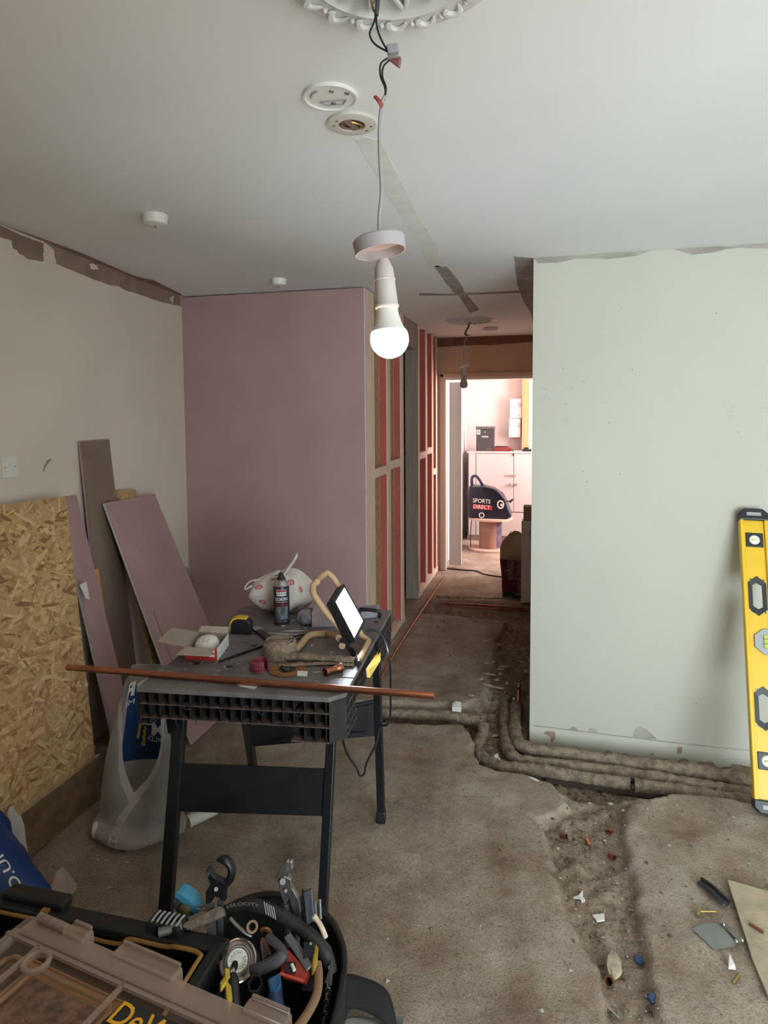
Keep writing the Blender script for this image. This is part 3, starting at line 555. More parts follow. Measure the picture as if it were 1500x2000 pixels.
# copper fitting
c = V((-0.7186, 2.0396, 0.7640)); d = (V((-0.6765, 2.0946, 0.7660))-c); d.z = 0; L_ = d.length; d.normalize(); cf = thing('copper_fitting', 'copper reducing pipe fitting lying on the workbench', 'pipe fitting', c-Vector((0, 0, .012)))
MB().lathe([(.012, 0), (.015, .001), (.015, .018), (.011, .024), (.011, L_-.024), (.015, L_-.018), (.015, L_), (.012, L_), (.012, .002), (.010, .02)], c, 20, axis=tuple(d)).build('tube', 'copper', cf, smooth=True)
for l_ in (.004, L_-.006): MB().lathe([(.015, l_-.003), (.0168, l_-.002), (.0168, l_+.002), (.015, l_+.003)], c, 20, axis=tuple(d)).build('bead', 'copper', cf, smooth=True)
# ---- LED work light
WA, WB, WC, WD = V((-0.7520, 2.2637, 0.9385)), V((-0.7452, 2.3503, 0.9700)), V((-0.6729, 2.3492, 0.8459)), V((-0.6790, 2.2524, 0.8128))
wl = thing('work_light', 'switched-on square LED work light on a tan tubular stand', 'work light', V((-0.7121, 2.2120, 0.7500)))
n = (WB-WA).cross(WD-WA).normalized()
if n.dot(Vector((0, 0, 1.63))-WA) < 0: n = -n
ce = (WA+WB+WC+WD)/4
def grow(p, k): return ce+(p-ce)*k
hs = MB().prism([grow(p, 1.16)-n*.040 for p in (WA, WB, WC, WD)], n*.037).build('housing', 'black_plastic', wl, bevel=.005)
for a_, c_ in ((WA, WB), (WB, WC), (WC, WD), (WD, WA)):
    MB().hexa([grow(a_, 1.16)-n*.004, grow(c_, 1.16)-n*.004, grow(c_, 1.0)-n*.004, grow(a_, 1.0)-n*.004, grow(a_, 1.16)+n*.003, grow(c_, 1.16)+n*.003, grow(c_, 1.0)+n*.003, grow(a_, 1.0)+n*.003]).build('bezel', 'black_plastic', hs)
m = bpy.data.materials.new('led_panel'); m.use_nodes = True; e = m.node_tree.nodes.new('ShaderNodeEmission'); e.inputs[0].default_value = (.86, .94, 1, 1); e.inputs[1].default_value = 30
m.node_tree.links.new(e.outputs[0], m.node_tree.nodes['Material Output'].inputs[0]); M['led_panel'] = m
MB().prism([p-n*.003 for p in (WA, WB, WC, WD)], n*.003).build('led_panel', 'led_panel', wl)
mat('tan_tube', (.55, .36, .21), .5, var=.06)
bk = -n*.045; tb = WA-WB; 
h1 = spline([V((-0.8121, 2.2337, 1.0177)), V((-0.8247, 2.2298, 1.0066)), V((-0.8279, 2.2371, 0.9758)), V((-0.8126, 2.2488, 0.9408)), V((-0.7823, 2.2631, 0.8904)), V((-0.7481, 2.2788, 0.8452)), V((-0.7284, 2.2907, 0.7979)), V((-0.7145, 2.2213, 0.7902))], 6)
MB().tube(h1, .012, 12).build('stand_tube', 'tan_tube', wl, smooth=True)
h2 = spline([V((-0.8243, 2.3545, 1.0163)), V((-0.8129, 2.3577, 1.0221)), V((-0.7897, 2.3620, 1.0003)), V((-0.7694, 2.3741, 0.9543)), V((-0.7213, 2.3888, 0.8462)), V((-0.6890, 2.3819, 0.7801))], 6)
MB().tube(h2, .011, 12).build('stand_tube', 'tan_tube', wl, smooth=True)
MB().tube(spline([V((-0.8121, 2.2337, 1.0177)), V((-0.8269, 2.2918, 1.0158)), V((-0.8243, 2.3545, 1.0163))], 5), .012, 10).build('stand_grip', 'tan_tube', wl, smooth=True)
h3 = spline([V((-0.8349, 2.4121, 0.7650)), V((-0.8883, 2.3936, 0.7630)), V((-0.9013, 2.3540, 0.7630)), V((-0.8958, 2.2794, 0.7630)), V((-0.8923, 2.2031, 0.7630))], 6)
MB().tube(h3, .013, 12).build('stand_foot', 'tan_tube', wl, smooth=True)
h4 = spline([V((-0.7148, 2.2228, 0.8124)), V((-0.6930, 2.2647, 0.7650)), V((-0.6404, 2.1784, 0.7630)), V((-0.6280, 2.1421, 0.7630))], 6)
MB().tube(h4, .010, 12).build('stand_foot', 'black_plastic', wl, smooth=True)
MB().tube([V((-0.8349, 2.4121, 0.7650)), V((-0.7379, 2.2579, 0.8063))], .012, 12).build('stand_foot', 'tan_tube', wl, smooth=True)
MB().tube([V((-0.6890, 2.3819, 0.7801)), V((-0.6548, 2.3688, 0.7630)), V((-0.6377, 2.1691, 0.7630))], .011, 12).build('stand_foot', 'tan_tube', wl, smooth=True)
cb = spline([V((-0.6646, 2.3759, 0.8000)), V((-0.6281, 2.3842, 0.8000)), V((-0.5959, 2.3764, 0.7750)), V((-0.5546, 2.2794, 0.7576)), V((-0.5465, 2.2755, 0.6733)), V((-0.5514, 2.2838, 0.5144)), V((-0.5639, 2.2785, 0.4842)), V((-0.5944, 2.2904, 0.4673)), V((-0.6049, 2.2835, 0.4065)), V((-0.6394, 2.2699, 0.3344)), V((-0.6464, 2.2654, 0.2964)), V((-0.6630, 2.2607, 0.2870)), V((-0.6744, 2.2598, 0.3157)), V((-0.7121, 2.2737, 0.3531)), V((-0.7432, 2.3100, 0.3909)), V((-0.7629, 2.3613, 0.4556))], 6)
MB().tube(cb, .0042, 8).build('power_cable', 'black_cable', wl, smooth=True)
ll = bpy.data.lights.new('work_light_beam', 'AREA'); ll.shape = 'RECTANGLE'; ll.size = .12; ll.size_y = .14; ll.energy = 6; ll.color = (.80, .91, 1)
lo = bpy.data.objects.new('work_light_beam', ll); lo.location = ce+n*.012; lo.rotation_euler = n.to_track_quat('-Z', 'Y').to_euler(); COL.objects.link(lo)

# ================================================================== walls and ceiling: bare and filled patches
dn = (0, 0, -1); ln = Vector((1, .1077, 0)).normalized(); fn_ = (0, -1, 0)
mat('filler_warm', (.79, .775, .72), .85, var=.05, scale=12)
patch(ceiling, [(-0.5307, 1.8046, 2.4000), (-0.4625, 1.8369, 2.4000), (-0.4819, 2.3409, 2.4000), (-0.4983, 3.0187, 2.4000), (-0.5286, 3.4637, 2.4000), (-0.6062, 3.4419, 2.4000), (-0.5682, 2.9258, 2.4000), (-0.5565, 2.3793, 2.4000), (-0.5394, 2.0474, 2.4000)], dn, 'filler_warm', 'filled_chase', jag=.012)
patch(ceiling, [(-0.5804, 3.4491, 2.4000), (-0.5183, 3.4666, 2.4000), (-0.5074, 3.8088, 2.4000), (-0.5111, 4.3117, 2.4000), (-0.4950, 4.9458, 2.4000), (-0.5837, 5.1263, 2.4000), (-0.5680, 4.3922, 2.4000), (-0.5881, 3.8928, 2.4000)], dn, 'bare_plaster_grey', 'bare_chase', jag=.02, seed=2)
patch(ceiling, [(-0.1645, 3.3339, 2.4000), (-0.0727, 3.4035, 2.4000), (-.05, 6.6, 2.4), (-.11, 6.6, 2.4), (-.13, 5.2, 2.4), (-0.1674, 4.6100, 2.4000), (-0.1817, 4.0727, 2.4000)], dn, 'bare_plaster_grey', 'bare_strip', jag=.02, seed=3)
patch(ceiling, [(-0.8014, 4.1718, 2.4000), (-0.6084, 4.2460, 2.4000), (-0.4142, 4.2650, 2.4000), (-0.1523, 4.2681, 2.4000), (-0.1547, 4.3398, 2.4000), (-0.4212, 4.3377, 2.4000), (-0.6188, 4.3188, 2.4000), (-0.8186, 4.2611, 2.4000)], dn, 'bare_plaster_grey', 'board_seam', jag=.004, seed=4, t=.0024)
patch(ceiling, [(-2.1298, 2.2288, 2.4000), (-2.1315, 2.3915, 2.4000), (-2.1376, 2.6802, 2.4000), (-2.2194, 3.2505, 2.4000), (-2.1810, 3.3627, 2.4000), (-2.2617, 3.7875, 2.4000), (-2.30, 3.85, 2.4), (-2.14, 2.25, 2.4)], dn, 'bare_plaster', 'bare_edge', jag=.008, seed=5)
patch(wall_left, [(-2.1201, 2.1213, 2.3949), (-2.1515, 2.4130, 2.3898), (-2.1605, 2.4968, 2.3895), (-2.1596, 2.4882, 2.3100), (-2.1481, 2.3813, 2.2986), (-2.1399, 2.3050, 2.3204), (-2.1385, 2.2919, 2.3501), (-2.1197, 2.1180, 2.3440)], ln, 'bare_plaster', 'bare_band', jag=.008, seed=6)
patch(wall_left, [(-2.1606, 2.4974, 2.3985), (-2.2005, 2.8675, 2.4006), (-2.3078, 3.8643, 2.4058), (-2.3073, 3.8599, 2.3363), (-2.2800, 3.6057, 2.3171), (-2.2422, 3.2555, 2.3154), (-2.1998, 2.8616, 2.3094), (-2.1693, 2.5778, 2.3211), (-2.1681, 2.5671, 2.3823)], ln, 'bare_plaster', 'bare_band', jag=.008, seed=7)
patch(wall_left, [(-2.1963, 2.8387, 2.3816), (-2.2040, 2.9096, 2.3874), (-2.2043, 2.9127, 2.3653), (-2.1980, 2.8543, 2.3553)], ln, 'wall_cream', 'paint_flake', jag=.004)
patch(wall_left, [(-2.2885, 3.6941, 2.3569), (-2.2955, 3.7591, 2.3872), (-2.2928, 3.7342, 2.3288)], ln, 'filler', 'paint_flake', jag=.006)
patch(wall_left, [(-2.2834, 3.6373, 0.6470), (-2.3108, 3.8916, 0.6234), (-2.3093, 3.8785, 0.4141), (-2.2867, 3.6686, 0.4603)], ln, 'bare_plaster_grey', 'broken_plaster', jag=.02, t=.02)
MB().tube(spline([(-2.2404, 3.5184, 0.5692), (-2.2555, 3.6590, 0.5708), (-2.2750, 3.8393, 0.5444)], 4), .02, 8).build('buried_pipe', 'bare_plaster', wall_left, smooth=True)
patch(wall_left, [(-2.1561, 2.4559, 1.4333), (-2.1585, 2.4776, 1.4409), (-2.1600, 2.4916, 1.4353), (-2.1564, 2.4584, 1.4171), (-2.1536, 2.4319, 1.3852), (-2.1529, 2.4257, 1.3948)], ln, mat('scuff', (.33, .28, .23), .9), 'scuff', jag=.002, t=.001)
patch(wall_right, [(-0.0726, 3.4000, 2.3992), (0.1903, 3.4000, 2.4023), (0.4753, 3.4000, 2.4008), (0.4068, 3.4000, 2.3788), (0.2856, 3.4000, 2.3719), (0.1426, 3.4000, 2.3857), (0.0458, 3.4000, 2.3695), (-0.0526, 3.4000, 2.3730)], fn_, 'bare_plaster_grey', 'bare_band', jag=.006, seed=8)
patch(wall_right, [(0.5751, 3.4000, 2.4014), (0.7614, 3.4000, 2.4009), (1.0185, 3.4000, 2.3997), (1.0193, 3.4000, 2.3721), (0.8486, 3.4000, 2.3880), (0.7292, 3.4000, 2.3725), (0.6519, 3.4000, 2.3680)], fn_, 'bare_plaster_grey', 'bare_band', jag=.006, seed=9)
for k, P in enumerate(([(0.1253, 3.4000, 0.0026), (0.1378, 3.4000, 0.0176), (0.1605, 3.4000, 0.0201), (0.1759, 3.4000, 0.0002)], [(0.2162, 3.4000, -0.0034), (0.2283, 3.4000, 0.0223), (0.2533, 3.4000, 0.0251), (0.2735, 3.4000, 0.0005)], [(0.4358, 3.4000, -0.0049), (0.4446, 3.4000, 0.0413), (0.4661, 3.4000, 0.0570), (0.5048, 3.4000, 0.0455), (0.5488, 3.4000, 0.0003)])):
    patch(wall_right, P, fn_, 'bare_plaster_grey', 'bare_patch', jag=.003, seed=10+k)
patch(wall_right, [(-0.0496, 3.4000, 0.0076), (0.1985, 3.4000, 0.0027), (0.4454, 3.4000, -0.0011), (0.6837, 3.4000, -0.0048), (0.9723, 3.4000, -0.0039), (1.2662, 3.4000, -0.0109), (1.2664, 3.4000, -0.0159), (0.9724, 3.4000, -0.0090), (0.6838, 3.4000, -0.0101), (0.4455, 3.4000, -0.0064), (0.1986, 3.4000, -0.0027), (-0.0495, 3.4000, 0.0021)], fn_, 'bare_plaster_grey', 'crack', jag=.0015, seed=14, t=.004)
for k, P in enumerate(([(-0.0025, 3.4000, -0.0311), (0.0206, 3.4000, -0.0147), (0.0566, 3.4000, -0.0188), (0.0596, 3.4000, -0.0541), (0.0393, 3.4000, -0.0784), (0.0312, 3.4000, -0.0437)], [(0.6443, 3.4000, -0.0279), (0.6677, 3.4000, -0.0251), (0.6638, 3.4000, -0.0596), (0.6426, 3.4000, -0.0596)], [(0.5168, 3.4000, -0.0776), (0.5383, 3.4000, -0.0697), (0.5314, 3.4000, -0.0865)])):
    patch(wall_right, P, fn_, 'bare_plaster', 'chipped_hole', jag=.002, seed=20+k)
patch(wall_right, [(0.7445, 3.4000, 0.3692), (0.8576, 3.4000, 0.4048), (0.8590, 3.4000, -0.0823), (0.7505, 3.4000, -0.0699)], fn_, mat('damp_stain', (.485, .475, .40), .8, var=.02), 'water_stain', jag=.01, seed=25, t=.0006)
for i, P in enumerate([(0.0762, 3.4000, 1.8496), (0.4003, 3.4000, 1.8372), (0.7671, 3.4000, 2.0916), (0.2981, 3.4000, 1.5818), (0.1757, 3.4000, 1.3371), (0.1960, 3.4000, 1.2862), (0.3524, 3.4000, 1.3271), (0.3435, 3.4000, 2.1343), (0.8762, 3.4000, 1.5340), (0.5434, 3.4000, 0.1524), (0.7254, 3.4000, 0.2026), (0.1747, 3.4000, 1.7820)]):
    MB().obox(P, (.006, .002, .005)).build('nail_hole', 'scuff', wall_right)
r_ = random.Random(9)
for i, P in enumerate([(-0.0346, 3.4000, 1.7628), (0.1018, 3.4000, 1.7554), (-0.0090, 3.4000, 1.7035), (0.0707, 3.4000, 1.6770), (0.2532, 3.4000, 1.6902), (0.1087, 3.4000, 1.5901), (-0.0202, 3.4000, 1.5648), (0.8206, 3.4000, 1.6403), (0.8260, 3.4000, 1.6041), (0.9922, 3.4000, 1.6508), (-0.0637, 3.4000, 1.3623)]):
    for j in range(3): MB().obox(V(P)+Vector((r_.uniform(-.02, .03), 0, r_.uniform(-.012, .012))), (r_.uniform(.006, .02), .0006, .0018)).build('pencil_mark', mat('pencil', (.36, .36, .33), .9), wall_right)
patch(wall_end, [(-1.1366, 6.6850, 2.4225), (-0.5460, 6.6850, 2.4070), (-0.1266, 6.6850, 2.3973), (-0.1260, 6.6850, 2.3273), (-0.3441, 6.6850, 2.3193), (-0.6987, 6.6850, 2.3154), (-1.1050, 6.6850, 2.3075)], fn_, mat('bare_plaster_dark', (.22, .12, .09), .95, var=.15), 'bare_band', jag=.01, seed=30)
patch(wall_left, [(LWX(2.12), 2.12, 2.399), (LWX(2.12), 2.12, 2.37), (LWX(1.7), 1.7, 2.335), (LWX(1.0), 1.0, 2.31), (LWX(.2), .2, 2.33), (LWX(-.8), -.8, 2.30), (LWX(-1.66), -1.66, 2.31), (LWX(-1.66), -1.66, 2.399)], ln, 'bare_plaster', 'bare_band', jag=.008, seed=40)
patch(wall_right, [(1.02, RWY, 2.399), (1.02, RWY, 2.365), (1.5, RWY, 2.35), (2.1, RWY, 2.37), (2.8, RWY, 2.34), (3.48, RWY, 2.36), (3.48, RWY, 2.399)], fn_, 'bare_plaster_grey', 'bare_band', jag=.008, seed=41)
# ================================================================== ceiling roses, light fittings
def rose(name, c, r, label, leaves=True):
    t = thing(name, label, 'ceiling rose', c); c = Vector(c)
    MB().lathe([(0, -.020), (.25*r, -.020), (.28*r, -.012), (.62*r, -.009), (.66*r, -.012), (.70*r, -.018), (.74*r, -.012), (.90*r, -.015), (.94*r, -.010), (r, -.002), (r, 0)], c, 64).build('rose_disc', 'plaster_white', t, smooth=True)
    if leaves:
        for k in range(18):
            a = 2*math.pi*k/18
            pts = spline([c+Vector((math.cos(a+da)*rr*r, math.sin(a+da)*rr*r, -.016)) for da, rr in ((-.13, .78), (-.06, .86), (.02, .87), (.08, .80), (.04, .77))], 4)
            MB().tube(pts, [.002+.007*math.sin(math.pi*i/(len(pts)-1)) for i in range(len(pts))], 6, flat=.7).build('leaf_relief', 'plaster_white', t, smooth=True)
            MB().sphere(c+Vector((math.cos(a+.15)*.82*r, math.sin(a+.15)*.82*r, -.014)), .006, 8, 6).build('bead_relief', 'plaster_white', t, smooth=True)
        for k in range(12):
            a = 2*math.pi*k/12
            pts = spline([c+Vector((math.cos(a+da)*rr*r, math.sin(a+da)*rr*r, -.015)) for da, rr in ((-.2, .30), (-.1, .45), (0, .56), (.1, .45), (.2, .30))], 4)
            MB().tube(pts, .005, 6).build('petal_relief', 'plaster_white', t, smooth=True)
    return t
rose('ceiling_rose', (-.265, 1.128, 2.4), .209, 'large ornate plaster ceiling rose above the lit pendant bulb')
rose('ceiling_rose', (-0.6255, 5.4577, 2.4000), .19, 'smaller plaster ceiling rose in the passage above the unlit bulb')
# lit pendant
mat('flex_grey', (.42, .38, .38), .6, var=.03); mat('wire_brown_tape', (.20, .10, .06), .6); mat('red_tape', (.40, .06, .05), .5)
pd = thing('pendant_light', 'lit bulb on a hanging flex with loose wires and connector block', 'pendant light', (-0.2681, 1.1274, 1.7213))
MB().tube(spline([(-0.2977, 1.1687, 2.4121), (-0.2956, 1.1672, 2.3834), (-0.2954, 1.1654, 2.3565), (-0.2977, 1.1629, 2.3296)], 5), .0042, 8).build('supply_cable', mat('cable_grey', (.10, .09, .09), .6), pd, smooth=True)
MB().tube(spline([(-0.3124, 1.1745, 2.3991), (-0.3084, 1.1724, 2.3556), (-0.2999, 1.1678, 2.3344)], 5), .002, 8).build('earth_wire', mat('wire_green_yellow', (.32, .24, .03), .5), pd, smooth=True)
for pts in ([(-0.2978, 1.1632, 2.3341), (-0.3019, 1.1609, 2.3162), (-0.3087, 1.1579, 2.2974), (-0.2998, 1.1588, 2.2794), (-0.2779, 1.1633, 2.2658)], [(-0.2977, 1.1629, 2.3296), (-0.2966, 1.1618, 2.3099), (-0.2894, 1.1620, 2.2883), (-0.2770, 1.1635, 2.2658)], [(-0.2752, 1.1633, 2.2559), (-0.2890, 1.1591, 2.2452), (-0.2897, 1.1574, 2.2237), (-0.2816, 1.1579, 2.2021), (-0.2815, 1.1568, 2.1860)], [(-0.2734, 1.1635, 2.2523), (-0.2846, 1.1598, 2.2398), (-0.2862, 1.1582, 2.2219), (-0.2799, 1.1584, 2.2021), (-0.2832, 1.1560, 2.1806)]):
    MB().tube(spline(pts, 6), .0017, 8).build('core_wire', 'black_cable', pd, smooth=True)
cb_ = MB().bar((-0.2788, 1.1632, 2.2676), (-0.2596, 1.1682, 2.2710), .014, .016).build('connector_block', 'grey_plastic', pd, bevel=.002); MB().prism([(-0.2754, 1.1525, 2.2505), (-0.2538, 1.1580, 2.2521), (-0.2571, 1.1561, 2.2361)], (0, .012, 0)).build('lever', mat('clear_red', (.32, .10, .09), .2), cb_); MB().bar((-0.2749, 1.1505, 2.2485), (-0.2550, 1.1555, 2.2493), .003, .004).build('metal_strip', 'steel', cb_)
MB().tube(spline([(-0.2972, 1.1529, 2.1861), (-0.2897, 1.1489, 2.1765), (-0.2865, 1.1544, 2.1699)], 4), .0055, 8, flat=.6).build('tape_tag', 'red_tape', pd, smooth=True)
MB().tube(spline([(-0.2815, 1.1569, 2.1878), (-0.2866, 1.1548, 2.1753), (-0.2905, 1.1508, 2.1322), (-0.2891, 1.1473, 2.0784), (-0.2860, 1.1442, 2.0228), (-0.2890, 1.1404, 1.9798), (-0.2894, 1.1372, 1.9349)], 6), .0032, 10).build('flex', 'flex_grey', pd, smooth=True)
c = V((-0.2885, 1.1369, 1.9277)); ax = Vector((-.17, .02, 1)).normalized()
MB().lathe([(0, .012), (.043, .012), (.0465, .008), (.0445, -.014), (.0425, -.014), (.0435, .004), (0, .006)], c, 40, axis=tuple(ax)).build('ceiling_cup', mat('cup_plastic', (.50, .44, .45), .5, var=.03), pd, smooth=True)
ax2 = (V((-0.2822, 1.1371, 1.9080))-V((-0.2685, 1.1296, 1.7536))).normalized(); o2 = V((-0.2822, 1.1368, 1.9035))
MB().lathe([(.004, 0), (.010, -.002), (.0165, -.018), (.0178, -.036), (.0192, -.037), (.0192, -.039), (.0180, -.040), (.0200, -.082), (.0215, -.083), (.0215, -.086), (.0195, -.088)], o2, 32, axis=tuple(ax2)).build('lamp_holder', mat('holder_plastic', (.62, .55, .52), .45, var=.02), pd, smooth=True)
bo = MB().lathe([(.019, -.088), (.020, -.10), (.024, -.116), (.030, -.128)], o2, 32, axis=tuple(ax2)).build('bulb_collar', 'white_plastic', pd, smooth=True)
m = bpy.data.materials.new('lit_bulb'); m.use_nodes = True; e = m.node_tree.nodes.new('ShaderNodeEmission'); e.inputs[0].default_value = (1, .66, .42, 1); e.inputs[1].default_value = 170
m.node_tree.links.new(e.outputs[0], m.node_tree.nodes['Material Output'].inputs[0]); M['lit_bulb'] = m
prof = [(.030, -.128)]+[(.0335*math.cos(a), -.142+.0335*math.sin(a)) for a in [R(20-110*k/10) for k in range(11)]]
prof[-1] = (0, prof[-1][1])
MB().lathe(prof, o2, 32, axis=tuple(ax2)).build('bulb', 'lit_bulb', pd, smooth=True)
# unlit pendant in the passage
hp = thing('pendant_light', 'unlit bulb hanging from a thin flex in the passage before the doorway', 'pendant light', (-0.6627, 5.4600, 1.8439)); YH = 5.46
MB().tube(spline([(-0.6215, 5.4600, 2.3835), (-0.6382, 5.4600, 2.3342), (-0.6634, 5.4600, 2.2850), (-0.6339, 5.4600, 2.2715)], 4), .008, 6).build('wire_tangle', 'wire_brown_tape', hp, smooth=True)
MB().tube(spline([(-0.6467, 5.4600, 2.3345), (-0.6549, 5.4600, 2.2513), (-0.6675, 5.4600, 2.2015), (-0.6715, 5.4600, 2.0422)], 4), .004, 8).build('flex', 'flex_grey', hp, smooth=True)
MB().lathe([(0, .012), (.040, .010), (.044, -.012), (.041, -.012), (0, 0)], (-0.6715, 5.4600, 2.0295), 24, axis=(-.15, 0, 1)).build('ceiling_cup', 'holder_plastic', hp, smooth=True)
c = V((-0.6715, 5.4600, 2.0085)); MB().lathe([(.012, 0), (.020, -.012), (.020, -.058), (.018, -.062)], c, 20).build('lamp_holder', 'holder_plastic', hp, smooth=True)
MB().lathe([(.016, -.060), (.018, -.085), (.027, -.112), (.033, -.135), (.032, -.150), (.022, -.166), (0, -.172)], c, 24).build('bulb', mat('dead_bulb', (.46, .39, .35), .3, var=.03), hp, smooth=True)
# ---- round base plates and boxes on the ceiling
c = V((-0.5156, 1.5596, 2.4000)); t = thing('smoke_alarm_mount', 'flat round white alarm base plate with moulded slots on the ceiling', 'base plate', c)
MB().lathe([(0, -.005), (.060, -.005), (.061, -.009), (.065, -.009), (.066, 0)], c, 40).build('plate', 'white_plastic', t, smooth=True)
for p, q_ in (((-.02, .032), (.02, .038)), ((-.03, .012), (.035, .018)), ((-.03, .012), (-.02, .032)), ((.035, .018), (.02, .038))): MB().bar(c+Vector((p[0], p[1], -.006)), c+Vector((q_[0], q_[1], -.006)), .003, .004).build('moulded_ridge', 'grey_plastic', t)
MB().tube(spline([c+Vector(q_) for q_ in ((-.045, -.012, -.006), (-.035, -.03, -.006), (-.018, -.040, -.006))], 4), .003, 6).build('moulded_ridge', 'grey_plastic', t)
for q_ in ((-.002, .03), (.012, -.028), (.045, -.01)): MB().lathe([(.002, -.0055), (.005, -.0075), (.006, -.005)], c+Vector((q_[0], q_[1], 0)), 12).build('screw_boss', 'steel_dull', t)
c = V((-0.5080, 1.7143, 2.4000)); t = thing('light_fitting_mount', 'round white base plate with a brown open hole showing wires in the ceiling', 'base plate', c)
MB().lathe([(.034, -.002), (.036, -.009), (.058, -.009), (.0655, -.007), (.066, 0)], c, 40).build('ring_plate', mat('plate_yellowed', (.62, .60, .52), .5, var=.03), t, smooth=True)
MB().lathe([(0, -.003), (.036, -.003)], c, 24).build('hole', 'bare_plaster_dark', t)
MB().bar(c+Vector((-.004, -.03, -.006)), c+Vector((.004, .028, -.006)), .016, .006).build('strap', 'brown_paper', t)
MB().tube(spline([c+Vector(q_) for q_ in ((.0, -.02, -.006), (.02, -.005, -.008), (.024, .015, -.006), (.01, .026, -.006))], 4), .003, 6).build('wire', 'brass', t, smooth=True)
MB().tube(spline([c+Vector(q_) for q_ in ((-.02, -.02, -.006), (-.026, .0, -.008), (-.012, .02, -.006))], 4), .003, 6).build('wire', 'wire_brown_tape', t, smooth=True)
for q_ in ((.048, .016), (-.046, -.012), (.030, .038), (-.03, -.036)): MB().lathe([(0, -.0095), (.004, -.0095)], c+Vector((q_[0], q_[1], 0)), 10).build('screw_slot', 'bare_plaster_dark', t)
def jbox(p, r, lab):
    c = V(p); t = thing('ceiling_cup', lab, 'junction box', c)
    MB().lathe([(r*1.02, 0), (r*1.02, -.008), (r, -.012), (r*.93, -.034), (r*.5, -.040), (0, -.040)], c, 14).build('cover', 'white_plastic', t, smooth=True)
    MB().lathe([(.005, -.038), (.004, -.048), (0, -.049)], c, 8).build('centre_screw', 'bare_plaster', t)
jbox((-1.4699, 2.2897, 2.4000), .047, 'round white junction box on the ceiling nearer the left wall corner'); jbox((-1.4861, 3.5307, 2.4000), .043, 'small round white junction box on the ceiling just before the pink partition')
vt = MB().lathe([(0, -.012), (.05, -.012), (.07, -.006), (.07, 0)], (-0.5050, 6.0670, 2.4000), 20, sx=1.0, sy=1.6).build('ceiling_vent', 'grey_plastic', smooth=True); tag(vt, 'small flat grey oval plate on the passage ceiling near the doorway', 'vent')
# ---- light switch on the left wall
c = V((-2.1304, 2.2170, 1.4255)); wy = Vector((-.1077, 1, 0)).normalized(); rt = Matrix((wy, ln, (0, 0, 1))).transposed(); sw_ = thing('light_switch', 'white square light switch on the cream wall', 'light switch', c)
MB().obox(c+ln*.004, (.088, .008, .088), rt).build('plate', 'white_plastic', sw_, bevel=.002); MB().obox(c+ln*.010, (.013, .006, .028), rt).build('rocker', 'white_plastic', sw_, bevel=.001)
for s in (-1, 1): MB().cyl(c+wy*.03*s+ln*.007, c+wy*.03*s+ln*.009, .003, n=8).build('screw', 'steel_dull', sw_)
# ================================================================== boards leaning on the left wall
def board(name, label, cat, tl, tr, br, bl, th, m, edge=None):
    tl, tr, br, bl = V(tl), V(tr), V(br), V(bl); n = (tr-tl).cross(bl-tl).normalized()
    if n.x < 0: n = -n
    t = thing(name, label, cat, (bl+br)/2)
    MB().prism([tl-n*.0002, tr-n*.0002, br-n*.0002, bl-n*.0002], -n*th).build('core', edge or m, t); MB().prism([tl, tr, br, bl], -n*.0012).build('face', m, t); return t, n
def strands(parent, tl, tr, br, bl, n, cnt, seed, size=.05):
    tl, tr, br, bl = V(tl), V(tr), V(br), V(bl); r2 = random.Random(seed); b = MB(); W = (tr-tl).length; H_ = (bl-tl).length; ux = (tr-tl).normalized(); uy = (tl-bl).normalized(); lay = 0
    for i in range(cnt):
        a, c = r2.random(), r2.random(); a = a*(1-.06)+.03; c = c*.94+.03
        p = tl.lerp(tr, a).lerp(bl.lerp(br, a), c); ang = r2.gauss(0, .75); l_ = size*r2.uniform(.35, 1.3); w_ = size*r2.uniform(.07, .26)
        l_ = min(l_, .9*W*min(a, 1-a)+.004); 
        d = ux*math.cos(ang)+uy*math.sin(ang); e_ = -ux*math.sin(ang)+uy*math.cos(ang); z = n*(.0004+.0011*i/cnt); b.mi = r2.choice([0, 0, 0, 1, 1, 2, 2, 3, 4, 4])
        b.add([p-d*l_+e_*w_*r2.uniform(.1, .9)+z, p-d*l_*r2.uniform(.7, 1)-e_*w_*.5+z, p+d*l_*.2-e_*w_*r2.uniform(.6, 1.1)+z, p+d*l_-e_*w_*r2.uniform(.2, .8)+z, p+d*l_*r2.uniform(.6, 1)+e_*w_*.6+z, p-d*l_*.2+e_*w_+z], [(0, 1, 2, 3, 4, 5)])
    o = b.build('wood_strands', ['osb_strand_%d' % k for k in range(5)], parent, recalc=False); o['kind'] = 'stuff'; return o
OT, OB = -2.105, -1.862
tl, tr, br, bl = (-2.062, 1.80, 1.292), (-2.062, 2.455, 1.280), (OB, 2.33, .178), (OB, 1.80, .178)
t, n = board('osb_sheet', 'large sheet of OSB chipboard leaning along the left wall', 'board', tl, tr, br, bl, .018, 'osb_base'); strands(t, tl, tr, br, bl, n, 2300, 4, .052)
tl, tr, br, bl = (-1.856, 1.80, .175), (-1.856, 2.36, .172), (-1.836, 2.36, .006), (-1.836, 1.80, .006)
t, n = board('chipboard_offcut', 'low dark chipboard strip standing on the floor below the large OSB sheet', 'board', tl, tr, br, bl, .02, mat('osb_dark', (.20, .125, .065), .85, var=.2, scale=20), 'timber')
def leaning(name, label, ytl, ytr, zt, ybl, ybr, xb, th, m, edge, off=.006, zb=.003):
    return board(name, label, 'board', (LWX(ytl)+off+th, ytl, zt), (LWX(ytr)+off+th, ytr, zt), (xb, ybr, zb), (xb, ybl, zb), th, m, edge)
leaning('plasterboard_strip', 'narrow pink plasterboard strip leaning beside the OSB sheet', 2.50, 2.64, 1.258, 2.50, 2.64, -1.86, .0125, 'pink_board', 'gypsum')
